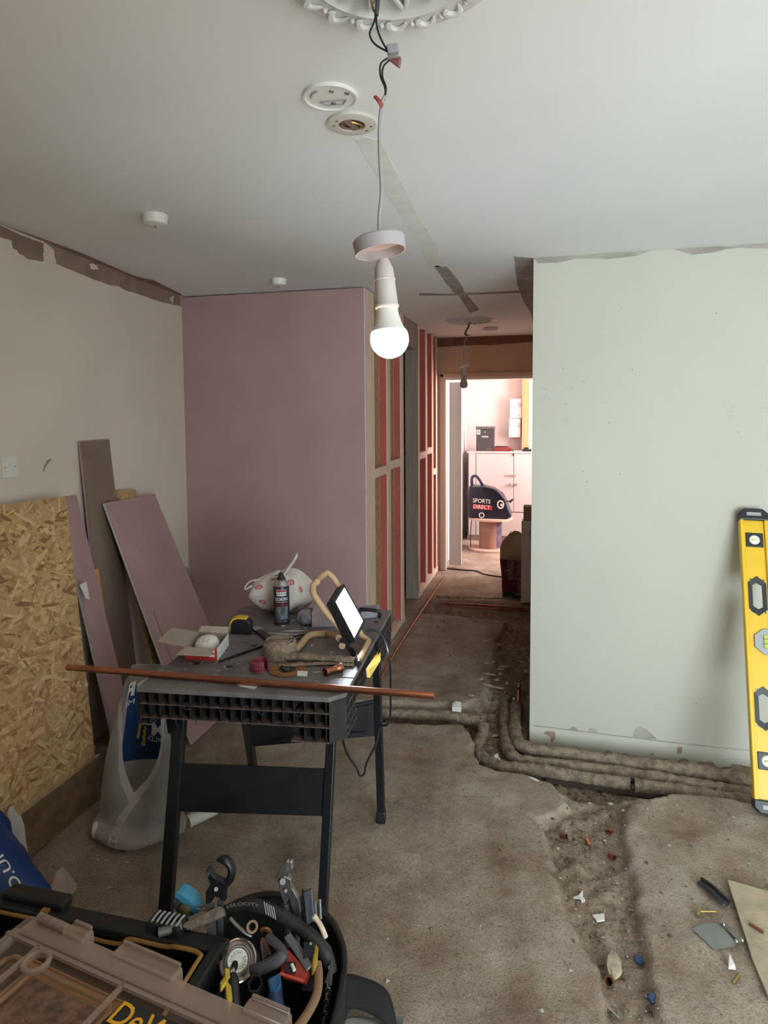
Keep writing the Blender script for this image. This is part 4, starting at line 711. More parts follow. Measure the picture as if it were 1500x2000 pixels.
leaning('plasterboard_offcut', 'tall narrow plasterboard offcut showing brown paper back, tallest of the leaning boards', 2.685, 2.935, 1.51, 2.70, 2.95, -2.055, .0125, 'brown_paper', 'pink_board')
tl, tr, br, bl = (LWX(2.96)+.045, 2.96, 1.242), (LWX(3.14)+.045, 3.14, 1.225), (-1.93, 3.14, .003), (-1.93, 2.96, .003)
t, n = board('osb_offcut', 'narrow OSB offcut just showing above the wide pink plasterboard', 'board', tl, tr, br, bl, .018, 'osb_base'); strands(t, tl, tr, br, bl, n, 500, 6, .04)
tl, tr, br, bl = (LWX(2.79)+.072, 2.79, 1.20), (LWX(3.30)+.072, 3.30, 1.185), (-1.69, 3.34, .003), (-1.69, 2.82, .003)
t, n = board('plasterboard_offcut', 'wide pink plasterboard offcut with a scored panel line leaning behind the workbench', 'board', tl, tr, br, bl, .0125, 'pink_board', 'gypsum')
TLv, TRv, BRv, BLv = V(tl), V(tr), V(br), V(bl)
def bp_(a, c): return TLv.lerp(TRv, a).lerp(BLv.lerp(BRv, a), c)+n*.0012
MB().tube(spline([bp_(.62, .42), bp_(.25, .44), bp_(.14, .47), bp_(.13, .52), bp_(.16, .95)], 5), .004, 6).build('scored_line', mat('pink_dark', (.33, .18, .19), .9), t, smooth=True)
b = MB().bar((-1.99, 2.665, .003), (-2.10, 2.665, .90), .035, .03, up=(0, 1, 0)); tag(b.build('timber_batten', 'timber_orange', bevel=.002), 'thin timber batten standing between the leaning plasterboards', 'batten')
MB().prism([(-2.0100, 2.4545, 0.8827), (-2.0100, 2.4980, 0.8855), (-2.0000, 2.5045, 0.7998), (-2.0000, 2.4749, 0.8175)], (.002, 0, 0)).build('paper_scrap', 'paper', bpy.data.objects['osb_sheet'])
# ================================================================== spirit level leaning on the right wall
l0, l1 = V((0.8860, 2.8249, 0.0120)), V((0.9379, 3.3720, 1.1701)); lv = thing('spirit_level', 'long yellow spirit level with black end caps leaning on the pale wall', 'spirit level', l0)
ay = (l1-l0).normalized(); ax = Vector((1, -.05, 0)); ax = (ax-ay*ax.dot(ay)).normalized(); an = ax.cross(ay).normalized()
if an.y > 0: an = -an
LL = (l1-l0).length; HW = .058
def lp(a, c, d=0.0): return l0+ay*a+ax*c+an*d
def lbox(a0, a1, c0, c1, d0, d1, name, m, par, **k):
    return MB().hexa([lp(a, c, d) for d in (d0, d1) for a, c in ((a0, c0), (a0, c1), (a1, c1), (a1, c0))]).build(name, m, par, **k)
HB = [(.31, .36), (.81, .88)]; hol = [(.335, .475), (.775, .935)]; hol = [(LL*.255, LL*.375), (LL*.625, LL*.745)]
segs = [(.045, hol[0][0]), (hol[0][1], hol[1][0]), (hol[1][1], LL-.05)]
for a0, a1 in segs: lbox(a0, a1, -HW+.012, HW-.012, -.012, .008, 'web', 'yellow', lv)
for a0, a1 in hol:
    lbox(a0, a1, -HW+.012, -.030, -.012, .008, 'web', 'yellow', lv); lbox(a0, a1, .030, HW-.012, -.012, .008, 'web', 'yellow', lv)
    am = (a0+a1)/2; hl = (a1-a0)/2
    out = [(a0-.012, 0), (a0+.018, -.036), (a1-.018, -.036), (a1+.012, 0), (a1-.018, .036), (a0+.018, .036)]; inn = [(a0+.016, -.008), (a0+.026, -.020), (a1-.026, -.020), (a1-.016, -.008), (a1-.016, .008), (a1-.026, .020), (a0+.026, .020), (a0+.016, .008)]
    inn6 = [(a0+.018, 0), (a0+.030, -.020), (a1-.030, -.020), (a1-.018, 0), (a1-.030, .020), (a0+.030, .020)]; b = MB()
    for i in range(6):
        j = (i+1) % 6; b.hexa([lp(*out[i], .0), lp(*out[j], .0), lp(*inn6[j], .0), lp(*inn6[i], .0), lp(*out[i], .012), lp(*out[j], .012), lp(*inn6[j], .010), lp(*inn6[i], .010)])
    b.build('hand_hole', 'black_plastic', lv)
lbox(.04, LL-.045, -HW, -HW+.016, -.024, .022, 'flange', 'yellow', lv, bevel=.004); lbox(.04, LL-.045, HW-.016, HW, -.024, .022, 'flange', 'yellow', lv, bevel=.004)
for a0, a1, s in ((0, .052, 1), (LL-.055, LL, -1)):
    poly = [(a0, -HW+.02), (a0, HW-.02), (a0+.02, HW+.003), (a1, HW+.003), (a1, -HW-.003), (a0+.02, -HW-.003)] if s > 0 else [(a1, -HW+.02), (a1, HW-.02), (a1-.02, HW+.003), (a0, HW+.003), (a0, -HW-.003), (a1-.02, -HW-.003)]
    ec = MB().prism([lp(x, y, -.026) for x, y in poly], an*.052).build('end_cap', 'black_plastic', lv, bevel=.005)
    lbox((a0+a1)/2-.008, (a0+a1)/2+.008, -.03, .03, .026, .028, 'cap_slot', 'grey_plastic', ec, bevel=.002)
for a_ in (LL*.155, LL*.885):
    v_ = lbox(a_-.034, a_+.034, -.036, .036, .006, .012, 'vial_frame', 'black_plastic', lv, bevel=.004); MB().lathe([(0, .016), (.018, .016), (.022, .012)], lp(a_, 0), 20, axis=tuple(an)).build('vial_window', 'white_plastic', v_, smooth=True); MB().bar(lp(a_, -.012, .017), lp(a_, .012, .017), .010, .006).build('vial', mat('vial_green', (.55, .62, .12), .15), v_, bevel=.002)
a_ = LL*.53; v_ = MB().prism([lp(a_-.055, .046, .004), lp(a_-.055, .012, .004), lp(a_-.025, -.024, .004), lp(a_+.025, -.024, .004), lp(a_+.055, .012, .004), lp(a_+.055, .046, .004)], an*.014).build('centre_vial_frame', 'grey_plastic', lv, bevel=.003)
MB().bar(lp(a_-.028, .024, .019), lp(a_+.028, .024, .019), .026, .01, up=an).build('vial', 'vial_green', v_, bevel=.002)
for k in (-.01, .01): MB().bar(lp(a_+k, .010, .025), lp(a_+k, .038, .025), .0015, .0015).build('vial_line', 'letter_black', v_)

# ================================================================== bags by the OSB sheet
mat('sheer_film', (.50, .46, .44), .35, var=.12, scale=8, alpha=.62); mat('film_band', (.56, .50, .48), .45, var=.08, scale=8, alpha=.93)
mat('print_blue', (.016, .055, .16), .45, var=.1, scale=6); mat('print_yellow', (.50, .40, .05), .5, var=.08); mat('print_black', (.02, .02, .025), .5)
cbg = thing('clear_carrier_bag', 'tall translucent plastic carrier bag with blue merchant print standing beside the workbench leg', 'bag', (-1.52, 2.12, 0))
def cbp(s, t, k=1.0):
    a = 2*math.pi*s; z = .005+.62*t
    rx = .155*(1-.38*t)+.012*math.sin(3*a+6*t)+.008*math.sin(7*a+2); ry = .105*(1-.35*t)+.010*math.sin(4*a+9*t)
    if t < .14: rx += .03*math.sin(math.pi*t/.14); ry += .03*math.sin(math.pi*t/.14)
    if t < .04: rx *= .85; ry *= .85
    cx, cy = -1.535+.055*t, 2.14+.02*t
    q = z+(.03*math.cos(a-2.2)*t)
    return Vector((cx+rx*k*math.cos(a)+.015*math.sin(5*t+a), cy+ry*k*math.sin(a), q))
def mouth(s):                               # height of the bag's drooping open edge round its outline
    K = [(0, .92), (.05, 1), (.45, 1), (.53, .95), (.57, .86), (.65, .66), (.72, .48), (.78, .36), (.83, .46), (.88, .62), (.93, .78), (1, .92)]
    s %= 1.0
    for (a, p), (b_, q_) in zip(K, K[1:]):
        if a <= s <= b_: return p+(q_-p)*(s-a)/(b_-a)
MB().grid(lambda s, t: cbp(s, t*mouth(s)), 96, 30, wrap=True).build('bag_film', 'sheer_film', cbg, smooth=True)
MB().grid(lambda s, t: cbp(s, mouth(s)+(t-1)*.075+.004, 1.012), 96, 4, wrap=True).build('mouth_band', 'film_band', cbg, smooth=True)
MB().grid(lambda a, c: cbp(.78-.05*math.sin(c*2.6), .34*(1-c), 1.015+.0*a) if a < .5 else cbp(.815-.05*math.sin(c*2.6), .34*(1-c), 1.015), 2, 12).build('fold', 'film_band', cbg, recalc=False)
def cps(s0, s1, t0, t1, k, name, m, par=cbg, skew=0.0, n=12):
    return MB().grid(lambda a, c: cbp(s0+(s1-s0)*a, t0+(t1-t0)*c+skew*(a-.5), k), n, n).build(name, m, par, recalc=False, smooth=True)
pr = cps(.42, .03, .40, .90, .965, 'printed_panel', 'print_blue', skew=.06)
def bt_(s0, t0, sl=.2): return lambda x, y: cbp(s0-x/.62, t0+(y+x*sl)/.62, .93)
text_part('lettering', 'OR', .075, (0, 0, 0), (1, 0, 0), (0, 1, 0), 'letter_white', pr, .03, warp=bt_(.375, .86), mirror=True)
text_part('lettering', 'ERS MER', .032, (0, 0, 0), (1, 0, 0), (0, 1, 0), 'letter_white', pr, .0, warp=bt_(.385, .775), mirror=True)
text_part('lettering', 'M', .075, (0, 0, 0), (1, 0, 0), (0, 1, 0), 'letter_white', pr, .03, warp=bt_(.20, .60, .0), mirror=True)
text_part('lettering', 'BUILD', .028, (0, 0, 0), (1, 0, 0), (0, 1, 0), 'letter_white', pr, .0, warp=bt_(.20, .535, .0), mirror=True)
cps(.345, .318, .52, .70, .935, 'print_stripe', 'print_yellow', pr); cps(.295, .275, .48, .60, .935, 'print_stripe', 'print_yellow', pr)
for q_ in range(3): cps(.318, .29, .51+.035*q_, .525+.035*q_, .928, 'print_mark', 'print_black', pr)
cps(.49, .53, .42, .66, 1.008, 'print_edge', 'print_blue')
def bottle(name, p0, p1, r, label, m, cat='bottle'):
    p0 = V(p0); p1 = V(p1); d = p1-p0; L_ = d.length; t = thing(name, label, cat, p0)
    MB().lathe([(0, 0), (r*.9, 0), (r, .01), (r, L_*.7), (r*.45, L_*.85), (r*.4, L_*.86)], p0, 20, axis=tuple(d)).build('body', m, t, smooth=True); MB().lathe([(r*.46, L_*.86), (r*.46, L_), (0, L_)], p0, 16, axis=tuple(d)).build('cap', 'grey_plastic', t, smooth=True)
bottle('tube_bottle', (-1.67, 2.07, .045), (-1.52, 2.12, .05), .034, 'white bottle lying in the bottom of the clear bag', 'white_plastic')
bottle('dark_bottle', (-1.56, 2.13, .05), (-1.41, 2.16, .055), .036, 'dark bottle lying in the bottom of the clear bag', mat('bottle_dark', (.05, .04, .06), .3))
bottle('mastic_tube', (-1.36, 2.22, .030), (-1.27, 2.36, .036), .026, 'white tube poking out at the base of the clear bag', 'white_plastic', 'tube')
# blue sack, only partly in the picture
mat('sack_blue', (.018, .050, .20), .45, var=.12, scale=6)
bs = thing('blue_sack', 'shiny blue plastic sack with white web address print by the chipboard strip', 'bag', (-1.62, 1.60, 0))
def bsp(s, t, off=0.0):
    a = 2*math.pi*s; th = math.pi*(.03+.94*t); z = math.cos(th); w_ = math.sin(th)
    lean = .25*max(0, z)
    x = -1.665+(.155+.02*math.sin(3*a+4*z)-.05*max(0, z))*(1-.45*max(0, z)**.6)*w_*math.cos(a)-.075*max(0, z); y = 1.60+(.13+.015*math.sin(5*a))*w_*math.sin(a)-.02*z
    return Vector((x, y, .14+z*(.137 if z < 0 else .30)))+Vector((math.cos(a)*w_, math.sin(a)*w_, z)).normalized()*off
bso = MB().grid(bsp, 48, 26, wrap=True).build('sack_body', 'sack_blue', bs, smooth=True)
text_part('lettering', '.CO.UK', .040, (0, 0, 0), (1, 0, 0), (0, 1, 0), 'letter_white', bso, .012, warp=lambda x, y: bsp(.975-y/.80, .40-x/.62, .003))
MB().tube([bsp(s_, t_, .002) for s_, t_ in ((.83, .16), (.85, .24), (.86, .33), (.905, .36), (.915, .42), (.90, .52), (.88, .62))], .0016, 6).build('print_line', 'letter_white', bso)
b = MB().grid(lambda s, t: V((-1.6705, 1.6682, 0.3600))+Vector((.022*s+.004*math.sin(6*t), .03*s+.03*t, -.20*t+.02*math.sin(5*s+4*t))), 8, 16); b.build('torn_film', 'film_band', bs, smooth=True, recalc=False)
b = MB().grid(lambda s, t: V((-1.5924, 1.7014, 0.0200))+Vector((.05*s-.02*t, .03*s+.13*t, .04*math.sin(3*s+2*t)+.02)), 8, 10); tag(b.build('film_scrap', mat('film_pink', (.45, .34, .30), .4, var=.15), smooth=True, recalc=False), 'crumpled pale plastic film beside the blue sack on the floor', 'wrapper')
# ================================================================== open toolbox
TX0, TX1, TY0, TY1, TR = -1.40, -.725, .93, 1.322, .40
tb_ = thing('toolbox', 'open deep black plastic toolbox with orange-yellow seal line', 'toolbox', (-1.05, 1.12, 0))
mat('tool_black', (.016, .015, .016), .45, var=.2, scale=15); mat('seal_orange', (.30, .16, .04), .5, var=.1)
def wallbox(a, c, name, m='tool_black', par=tb_, **k): return MB().box(a, c).build(name, m, par, **k)
wallbox((TX0, TY1-.025, 0), (TX1, TY1, TR-.02), 'side_panel'); wallbox((TX0, TY0, 0), (TX1, TY0+.025, TR-.02), 'side_panel'); wallbox((TX1-.025, TY0, 0), (TX1, TY1, TR-.02), 'end_panel'); wallbox((TX0, TY0, 0), (TX0+.025, TY1, TR-.02), 'end_panel'); wallbox((TX0+.01, TY0+.01, 0), (TX1-.01, TY1-.01, .03), 'base_panel')
for a, c in (((TX0-.012, TY1-.035, TR-.024), (TX1+.012, TY1+.012, TR)), ((TX0-.012, TY0-.012, TR-.024), (TX1+.012, TY0+.035, TR)), ((TX1-.022, TY0, TR-.024), (TX1+.008, TY1, TR+.001)), ((TX0-.012, TY0, TR-.024), (TX0+.035, TY1, TR+.001))): wallbox(a, c, 'rim', bevel=.006)
sl = spline([(TX0+.03, TY1-.038, TR-.012), (-1.10, TY1-.038, TR-.012), (-1.06, TY1-.038, TR-.028), (-.98, TY1-.038, TR-.028), (-.95, TY1-.038, TR-.010), (-.86, TY1-.038, TR-.010), (-.82, TY1-.045, TR+.002), (TX1-.035, TY1-.05, TR+.002), (TX1-.028, TY1-.09, TR+.002), (TX1-.028, TY0+.05, TR+.0)], 6)
MB().tube(sl, .0050, 8).build('seal_line', 'seal_orange', tb_, smooth=True)
lt = MB().box((-.92, TY1-.02, TR-.01), (-.83, TY1+.03, TR+.022)).build('latch', 'tool_black', tb_, bevel=.008)
for k in range(6): MB().tube(spline([(-.905+.013*k, TY1+.028, TR+.0), (-.905+.013*k, TY1+.02, TR+.024), (-.905+.013*k, TY1-.015, TR+.025)], 3), .0028, 6).build('grip_ridge', 'grey_plastic', lt)
lt = MB().box((-1.34, TY1-.015, TR-.01), (-1.16, TY1+.03, TR+.018)).build('latch', 'tool_black', tb_, bevel=.008); MB().box((-1.21, TY1-.03, TR), (-1.19, TY1-.016, TR+.006)).build('latch_pin', 'seal_orange', lt)
# ================================================================== transparent organiser in front
OZ = .80; ou = Vector((.985, -.17, 0)).normalized(); ov = Vector((-.17, -.985, 0)).normalized(); oo = Vector((-.826, .862, 0))
def O(u, v, z=0.0): return oo+ou*u+ov*v+Vector((0, 0, OZ+z))
ch = thing('tool_chest', 'black tool chest under the transparent organiser at the bottom edge', 'tool chest', O(.25, .22, -.8))
MB().hexa([O(.02, .03, -.8), O(.54, .03, -.8), O(.54, .36, -.8), O(.02, .36, -.8), O(.02, .03, -.082), O(.54, .03, -.082), O(.54, .36, -.082), O(.02, .36, -.082)]).build('chest_body', 'tool_black', ch, bevel=.01)
MB().hexa([O(.01, .02, -.35), O(.55, .02, -.35), O(.55, .37, -.35), O(.01, .37, -.35), O(.01, .02, -.33), O(.55, .02, -.33), O(.55, .37, -.33), O(.01, .37, -.33)]).build('lid_line', 'black_plastic', ch)
og = thing('parts_organiser', 'large transparent plastic parts organiser with orange bins and yellow-black badge', 'organiser', O(.27, .2, -.08))
mat('clear_grey', (.34, .25, .20), .22, var=.06, alpha=.12, scale=6); mat('clear_rib', (.44, .335, .28), .25, var=.08, alpha=.50); mat('bin_orange', (.50, .22, .07), .5, var=.12, scale=8)
mat('screws_brown', (.30, .15, .085), .6, var=.45, scale=70, bump=.8, bscale=120); mat('badge_black', (.02, .018, .015), .5); mat('badge_yellow', (.75, .40, .02), .5, var=.03)
def obx(u0, u1, v0, v1, z0, z1, name, m, par=og, **k): return MB().hexa([O(u, v, z) for z in (z0, z1) for u, v in ((u0, v0), (u1, v0), (u1, v1), (u0, v1))]).build(name, m, par, **k)
obx(0, .56, 0, .40, -.080, -.070, 'base_tray', 'bin_orange', bevel=.004)
for a in ((0, .56, 0, .008), (0, .56, .392, .40), (0, .008, 0, .40), (.552, .56, 0, .40)): obx(*a, -.07, -.012, 'tray_wall', 'clear_grey')
obx(.002, .558, .002, .398, -.006, -.001, 'lid', 'clear_grey', bevel=.004)
for a in ((0, .56, 0, .035), (0, .56, .38, .40), (0, .02, 0, .40), (.54, .56, 0, .40)): obx(*a, -.008, .006, 'lid_frame', 'clear_rib', bevel=.005)
for u0, u1, v0, v1, z in ((.078, .240, .052, .21, -.008), (.012, .066, .045, .18, -.012), (.25, .44, .115, .25, -.012), (.05, .22, .225, .38, -.012)):
    bn = obx(u0, u1, v0, v1, -.07, z-.022, 'bin', 'bin_orange', bevel=.006); obx(u0+.008, u1-.008, v0+.008, v1-.008, z-.0225, z-.020, 'loose_screws', 'screws_brown', bn)['kind'] = 'stuff'
    MB().tube([O(u, v, z-.014) for u, v in ((u0+.01, v0), (u1-.01, v0), (u1, v0+.01), (u1, v1-.01), (u1-.01, v1), (u0+.01, v1), (u0, v1-.01), (u0, v0+.01))], .0035, 8, closed=True).build('bin_rim', mat('rim_tan', (.50, .30, .14), .4, var=.08), bn, smooth=True)
MB().lathe([(.014, 0), (.020, 0), (.022, .004), (.022, .008), (.018, .010), (.014, .008), (.014, 0)], O(.095, .064, .0), 24).build('stacking_boss', 'clear_rib', og, smooth=True)
for v in (.042, .30): MB().bar(O(.0, v, .004), O(.54, v, .004), .006, .006).build('lid_rib', 'clear_rib', og)
for u in (.072, .246): MB().bar(O(u, .04, .004), O(u, .38, .004), .006, .006).build('lid_rib', 'clear_rib', og)
for u0, u1 in ((.085, .13), (.19, .31), (.43, .50)):
    lb = obx(u0, u1, -.014, .012, -.02, .010, 'latch', 'clear_rib', bevel=.004); MB().bar(O(u0+.005, -.012, .012), O(u1-.005, -.012, .012), .005, .005).build('latch_ridge', 'clear_rib', lb)
for u in (.035, .05, .065, .08): MB().lathe([(0, -.008), (.007, -.008), (.007, .008), (0, .008)], O(u, .004, .012), 12, axis=tuple(ou)).build('hinge_knuckle', 'clear_rib', og, smooth=True)
# badge
bc_ = O(.357, .083, .004); bg_ = MB().prism([bc_+ou*x+ov*y for x, y in ((-.085, -.026), (.085, -.026), (.092, -.018), (.085, .026), (-.085, .026), (-.092, .016))], (0, 0, .004)).build('badge', 'badge_black', og, bevel=.002)
MB().prism([bc_+ou*x+ov*y+Vector((0, 0, .004)) for x, y in ((-.078, -.020), (.078, -.020), (.078, .020), (-.078, .020))], (0, 0, .001)).build('badge_field', 'letter_black', bg_)
text_part('lettering', 'DeWALT', .048, bc_+Vector((0, 0, .0056)), ou, -ov, 'badge_yellow', bg_, .008, squash=.90)
# ================================================================== tote bag of tools
mat('tote_black', (.018, .017, .018), .75, var=.25, scale=25); mat('rubber_black', (.030, .028, .027), .55, var=.15, scale=10)
tt = thing('tool_tote', 'black fabric tool tote with a thick rubber carry handle, full of hand tools', 'tool bag', (-.60, 1.30, 0))
TOUT = spline([Vector((x, y, 0)) for x, y in ((-.685, 1.10), (-.688, 1.30), (-.735, 1.365), (-.80, 1.385), (-.80, 1.47), (-.70, 1.535), (-.56, 1.53), (-.475, 1.45), (-.435, 1.32), (-.425, 1.15), (-.50, 1.06), (-.61, 1.05))], 6, closed=True); TCN = sum(TOUT, Vector())/len(TOUT)
def tp(s, t, k=1.0):
    p = TOUT[int(round(s*len(TOUT))) % len(TOUT)]; p = TCN+(p-TCN)*k*(.93+.07*t); a = 2*math.pi*s
    return Vector((p.x, p.y, .012+.335*t+.012*math.sin(3*a)*t))
MB().grid(lambda s, t: tp(s, t), 72, 10, wrap=True).build('tote_side', 'tote_black', tt, solid=.008, smooth=True)
MB().prism([tp(k/24, 0, .98) for k in range(24)], (0, 0, .012)).build('tote_base', 'tote_black', tt)
MB().tube([tp(k/72, 1.0) for k in range(72)], .008, 8, closed=True).build('rim_binding', 'tote_black', tt, smooth=True)
hd = spline([(-0.8041, 1.3852, 0.3813), (-0.7602, 1.3980, 0.4076), (-0.6841, 1.3983, 0.4359), (-0.6154, 1.3942, 0.4283), (-0.5410, 1.3802, 0.4072), (-0.4862, 1.3612, 0.3831), (-0.4711, 1.3522, 0.3489)], 8)
hdo = MB().tube(hd, [.010]*6+[.013]*10+[.015]*16+[.017]*(len(hd)-40)+[.015]*8, 14).build('carry_handle', 'rubber_black', tt, smooth=True)
for k in range(5): p = V((-0.6460, 1.3858, 0.4472)).lerp(V((-0.6219, 1.3851, 0.4393)), k/4); MB().tube([p+Vector((-.004, 0, .013)), p+Vector((.004, -.006, -.012))], .0014, 6).build('grip_ridge', 'grey_plastic', hdo)
hv = [V((-0.7427, 1.3818, 0.4378)), V((-0.6645, 1.3858, 0.4530))]; dxy = (hv[1]-hv[0]).normalized()
text_part('lettering', 'VELOCITY', .020, (hv[0]+hv[1])/2, dxy, (0, 0, 1), mat('letter_grey', (.38, .33, .30), .6), hdo, .0, warp=lambda x, y: (hv[0]+hv[1])/2+dxy*x*.95+Vector((0, -.006, y*.6+.006-9*x*x*.4)))
MB().cyl((-0.4668, 1.3364, 0.3735), (-0.4693, 1.3436, 0.3667), .005, n=10).build('rivet', 'steel', tt)
def item(name, label, cat, loc): return thing(name, label, cat, loc)
# tin of flux with embossed lid
c = V((-0.6887, 1.3190, 0.3600)); n_t = Vector((.42, -.60, .68)).normalized(); tn = item('round_tin', 'round silver tin with embossed lid among the tools in the tote', 'tin', c-n_t*.05)
MB().lathe([(0, -.07), (.040, -.07), (.040, 0), (.043, .001), (.043, .004), (.040, .005), (.034, .001), (.030, .003), (.0285, .0), (.024, .0)], c, 40, axis=tuple(n_t)).build('tin_body', mat('tin_silver', (.62, .52, .47), .28, .9, var=.06), tn, smooth=True)
ld = MB().lathe([(.028, .0), (.027, .007), (.025, .008), (.023, .0062), (.009, .0062), (.0085, .008), (0, .008)], c, 36, axis=tuple(n_t)).build('lid', mat('tin_lid', (.52, .50, .45), .35, .8, var=.05), tn, smooth=True)
x_, y_, z_ = frame(n_t)
def ring(a0, rad, sgn=1): return lambda x, y: c+z_*.0072+(x_*math.cos(a0-x/rad)+y_*math.sin(a0-x/rad))*(rad+y)
text_part('lettering', 'DRASH', .0105, (0, 0, 0), (1, 0, 0), (0, 1, 0), mat('tin_shadow', (.30, .28, .25), .5, .5), ld, .0, warp=ring(R(115), .0150)); text_part('lettering', 'UNANI', .0105, (0, 0, 0), (1, 0, 0), (0, 1, 0), 'tin_shadow', ld, .0, warp=ring(R(-50), .0150))
# folding knife and dark handle
kn = item('folding_saw', 'yellow framed cutter beside the round tin in the tote', 'cutter', (-0.6790, 1.2332, 0.3650)); P = [(-0.6787, 1.2343, 0.4000), (-0.6682, 1.2355, 0.4000), (-0.6399, 1.1933, 0.3750), (-0.6374, 1.1740, 0.3650), (-0.6556, 1.1958, 0.3750)]; MB().prism(P, (0, .006, .012)).build('frame', 'yellow_dull', kn, bevel=.001); MB().prism([(-0.6778, 1.2112, 0.3900), (-0.6719, 1.2281, 0.3950), (-0.6647, 1.2166, 0.3950), (-0.6703, 1.2039, 0.3900)], (0, .004, .01)).build('hook', 'yellow_dull', kn)
b = item('screwdriver', 'black handled screwdriver standing by the yellow cutter', 'screwdriver', (-0.6788, 1.2816, 0.3150)); MB().tube([(-0.6619, 1.2424, 0.4000), (-0.6555, 1.2321, 0.3950), (-0.6266, 1.1871, 0.3550)], [.008, .013, .012], 10).build('handle', 'tool_black', b, smooth=True); MB().bar((-0.6649, 1.2440, 0.4100), (-0.6619, 1.2424, 0.4000), .011, .008).build('steel_tip', 'steel', b)
# brass ring
c = V((-0.6646, 1.3505, 0.4225)); t = item('brass_olive', 'pale brass pipe coupling ring near the tote handle', 'pipe fitting', c); ax = Vector((.25, -.75, .6)).normalized()
MB().lathe([(.008, -.02), (.012, -.02), (.0135, -.002), (.0135, .004), (.0085, .004), (.008, -.02)], c, 24, axis=tuple(ax)).build('ring', mat('brass_pale', (.55, .38, .25), .4, .7, var=.1), t, smooth=True)
b = MB().tube(spline([(-0.6445, 1.3548, 0.4127), (-0.6328, 1.3580, 0.4163), (-0.6233, 1.3597, 0.4065), (-0.6256, 1.3585, 0.3981)], 4), .006, 8); tag(b.build('copper_elbow', 'copper_dull', smooth=True), 'bent copper elbow beside the brass ring', 'pipe fitting')
# grey plastic pipe slice
gs = item('pipe_slice', 'dark grey angled pipe cutter with open frame in the tote', 'pipe cutter', (-0.6286, 1.3600, 0.3450)); pts = [(-0.6160, 1.3294, 0.4250), (-0.5819, 1.3150, 0.4200), (-0.5685, 1.3037, 0.4150), (-0.5790, 1.2928, 0.4050), (-0.6063, 1.2838, 0.3900), (-0.6350, 1.2829, 0.3750)]
MB().tube(spline(pts, 5), [.011]*10+[.014]*(16), 8, flat=.7).build('arm', mat('tool_grey', (.075, .070, .075), .5, var=.15), gs, smooth=True)
MB().prism([(-0.6355, 1.3293, 0.4100), (-0.6298, 1.3337, 0.4100), (-0.6075, 1.3121, 0.4000), (-0.6167, 1.3012, 0.3900)], (.004, .006, 0)).build('plate', 'tool_grey', gs); MB().tube([(-0.6340, 1.3373, 0.4100), (-0.6031, 1.3132, 0.3950)], .004, 8).build('screw', 'copper_dull', gs)
# red square with blade and bubble
rq = item('red_square', 'red plastic try square with grey blade and bubble in the tote', 'square', (-0.5609, 1.3466, 0.3450)); poly = [(-0.5757, 1.3168, 0.3950), (-0.5708, 1.3357, 0.4000), (-0.5075, 1.3035, 0.3850), (-0.5122, 1.2836, 0.3750), (-0.5670, 1.2839, 0.3800)]
rb = MB().prism(poly, (.004, .010, -.016)).build('stock', mat('red_plastic', (.33, .035, .025), .45, var=.06), rq, bevel=.002); MB().prism([(-0.5616, 1.3040, 0.3965), (-0.5369, 1.3071, 0.3965), (-0.5306, 1.2848, 0.3905), (-0.5553, 1.2857, 0.3905)], (0, -.001, .002)).build('window', 'letter_black', rb); MB().cyl((-0.5434, 1.2958, 0.4000), (-0.5331, 1.2853, 0.3980), .004, n=10).build('bubble_vial', 'white_plastic', rb)
MB().prism([(-0.5656, 1.2808, 0.3830), (-0.5663, 1.2852, 0.3850), (-0.5118, 1.2860, 0.3790), (-0.5109, 1.2803, 0.3770)], (0, -.002, .004)).build('edge_lip', mat('red_bright', (.50, .07, .04), .4), rb)
MB().prism([(-0.5850, 1.3521, 0.4100), (-0.5804, 1.3594, 0.4100), (-0.5301, 1.3248, 0.4000), (-0.5067, 1.3020, 0.3950), (-0.5088, 1.2975, 0.3900)], (.006, .006, .003)).build('blade', mat('blade_grey', (.17, .18, .19), .45, .3), rq)
b = MB().prism([(-0.5077, 1.3418, 0.4100), (-0.4981, 1.3323, 0.4100), (-0.4891, 1.3005, 0.4000), (-0.4906, 1.2811, 0.3950), (-0.5004, 1.3048, 0.4000)], (.004, .004, .006)); tag(b.build('yellow_marker', 'yellow_dull', bevel=.001), 'slim yellow strip tool against the tote handle', 'marker')
b = item('black_file', 'flat dark file standing between red square and yellow strip', 'file', (-0.5475, 1.4146, 0.3150)); MB().bar((-0.5167, 1.3366, 0.4250), (-0.5079, 1.2965, 0.3450), .024, .006).build('blade', 'tool_black', b); MB().cyl((-0.5109, 1.3310, 0.4270), (-0.5092, 1.3266, 0.4310), .003, n=8).build('hole', 'steel', b)
b = item('blue_plane', 'blue bodied hand tool at the centre of the tote', 'tool', (-0.5912, 1.3027, 0.3150)); MB().prism([(-0.5816, 1.2482, 0.4000), (-0.5593, 1.2668, 0.4050), (-0.5482, 1.2486, 0.3950), (-0.5566, 1.2316, 0.3850), (-0.5694, 1.2337, 0.3850)], (0, .006, -.03)).build('blue_cap', mat('tool_blue', (.012, .07, .17), .45, var=.1), b, bevel=.003); MB().tube([(-0.5642, 1.2459, 0.3750), (-0.5506, 1.2247, 0.3600), (-0.5374, 1.2070, 0.3450)], [.016, .018, .02], 10).build('blue_grip', mat('tool_navy', (.010, .028, .07), .5, var=.15), b, smooth=True)
c = V((-0.6082, 1.2424, 0.3900)); ax = Vector((.1, -.5, .86)).normalized(); t = item('hex_socket', 'black hexagonal box spanner standing open end up', 'spanner', c-ax*.06); MB().lathe([(.017, -.09), (.017, 0), (.0145, .0), (.0145, -.05), (0, -.05)], c, 6, axis=tuple(ax)).build('tube', 'tool_black', t)
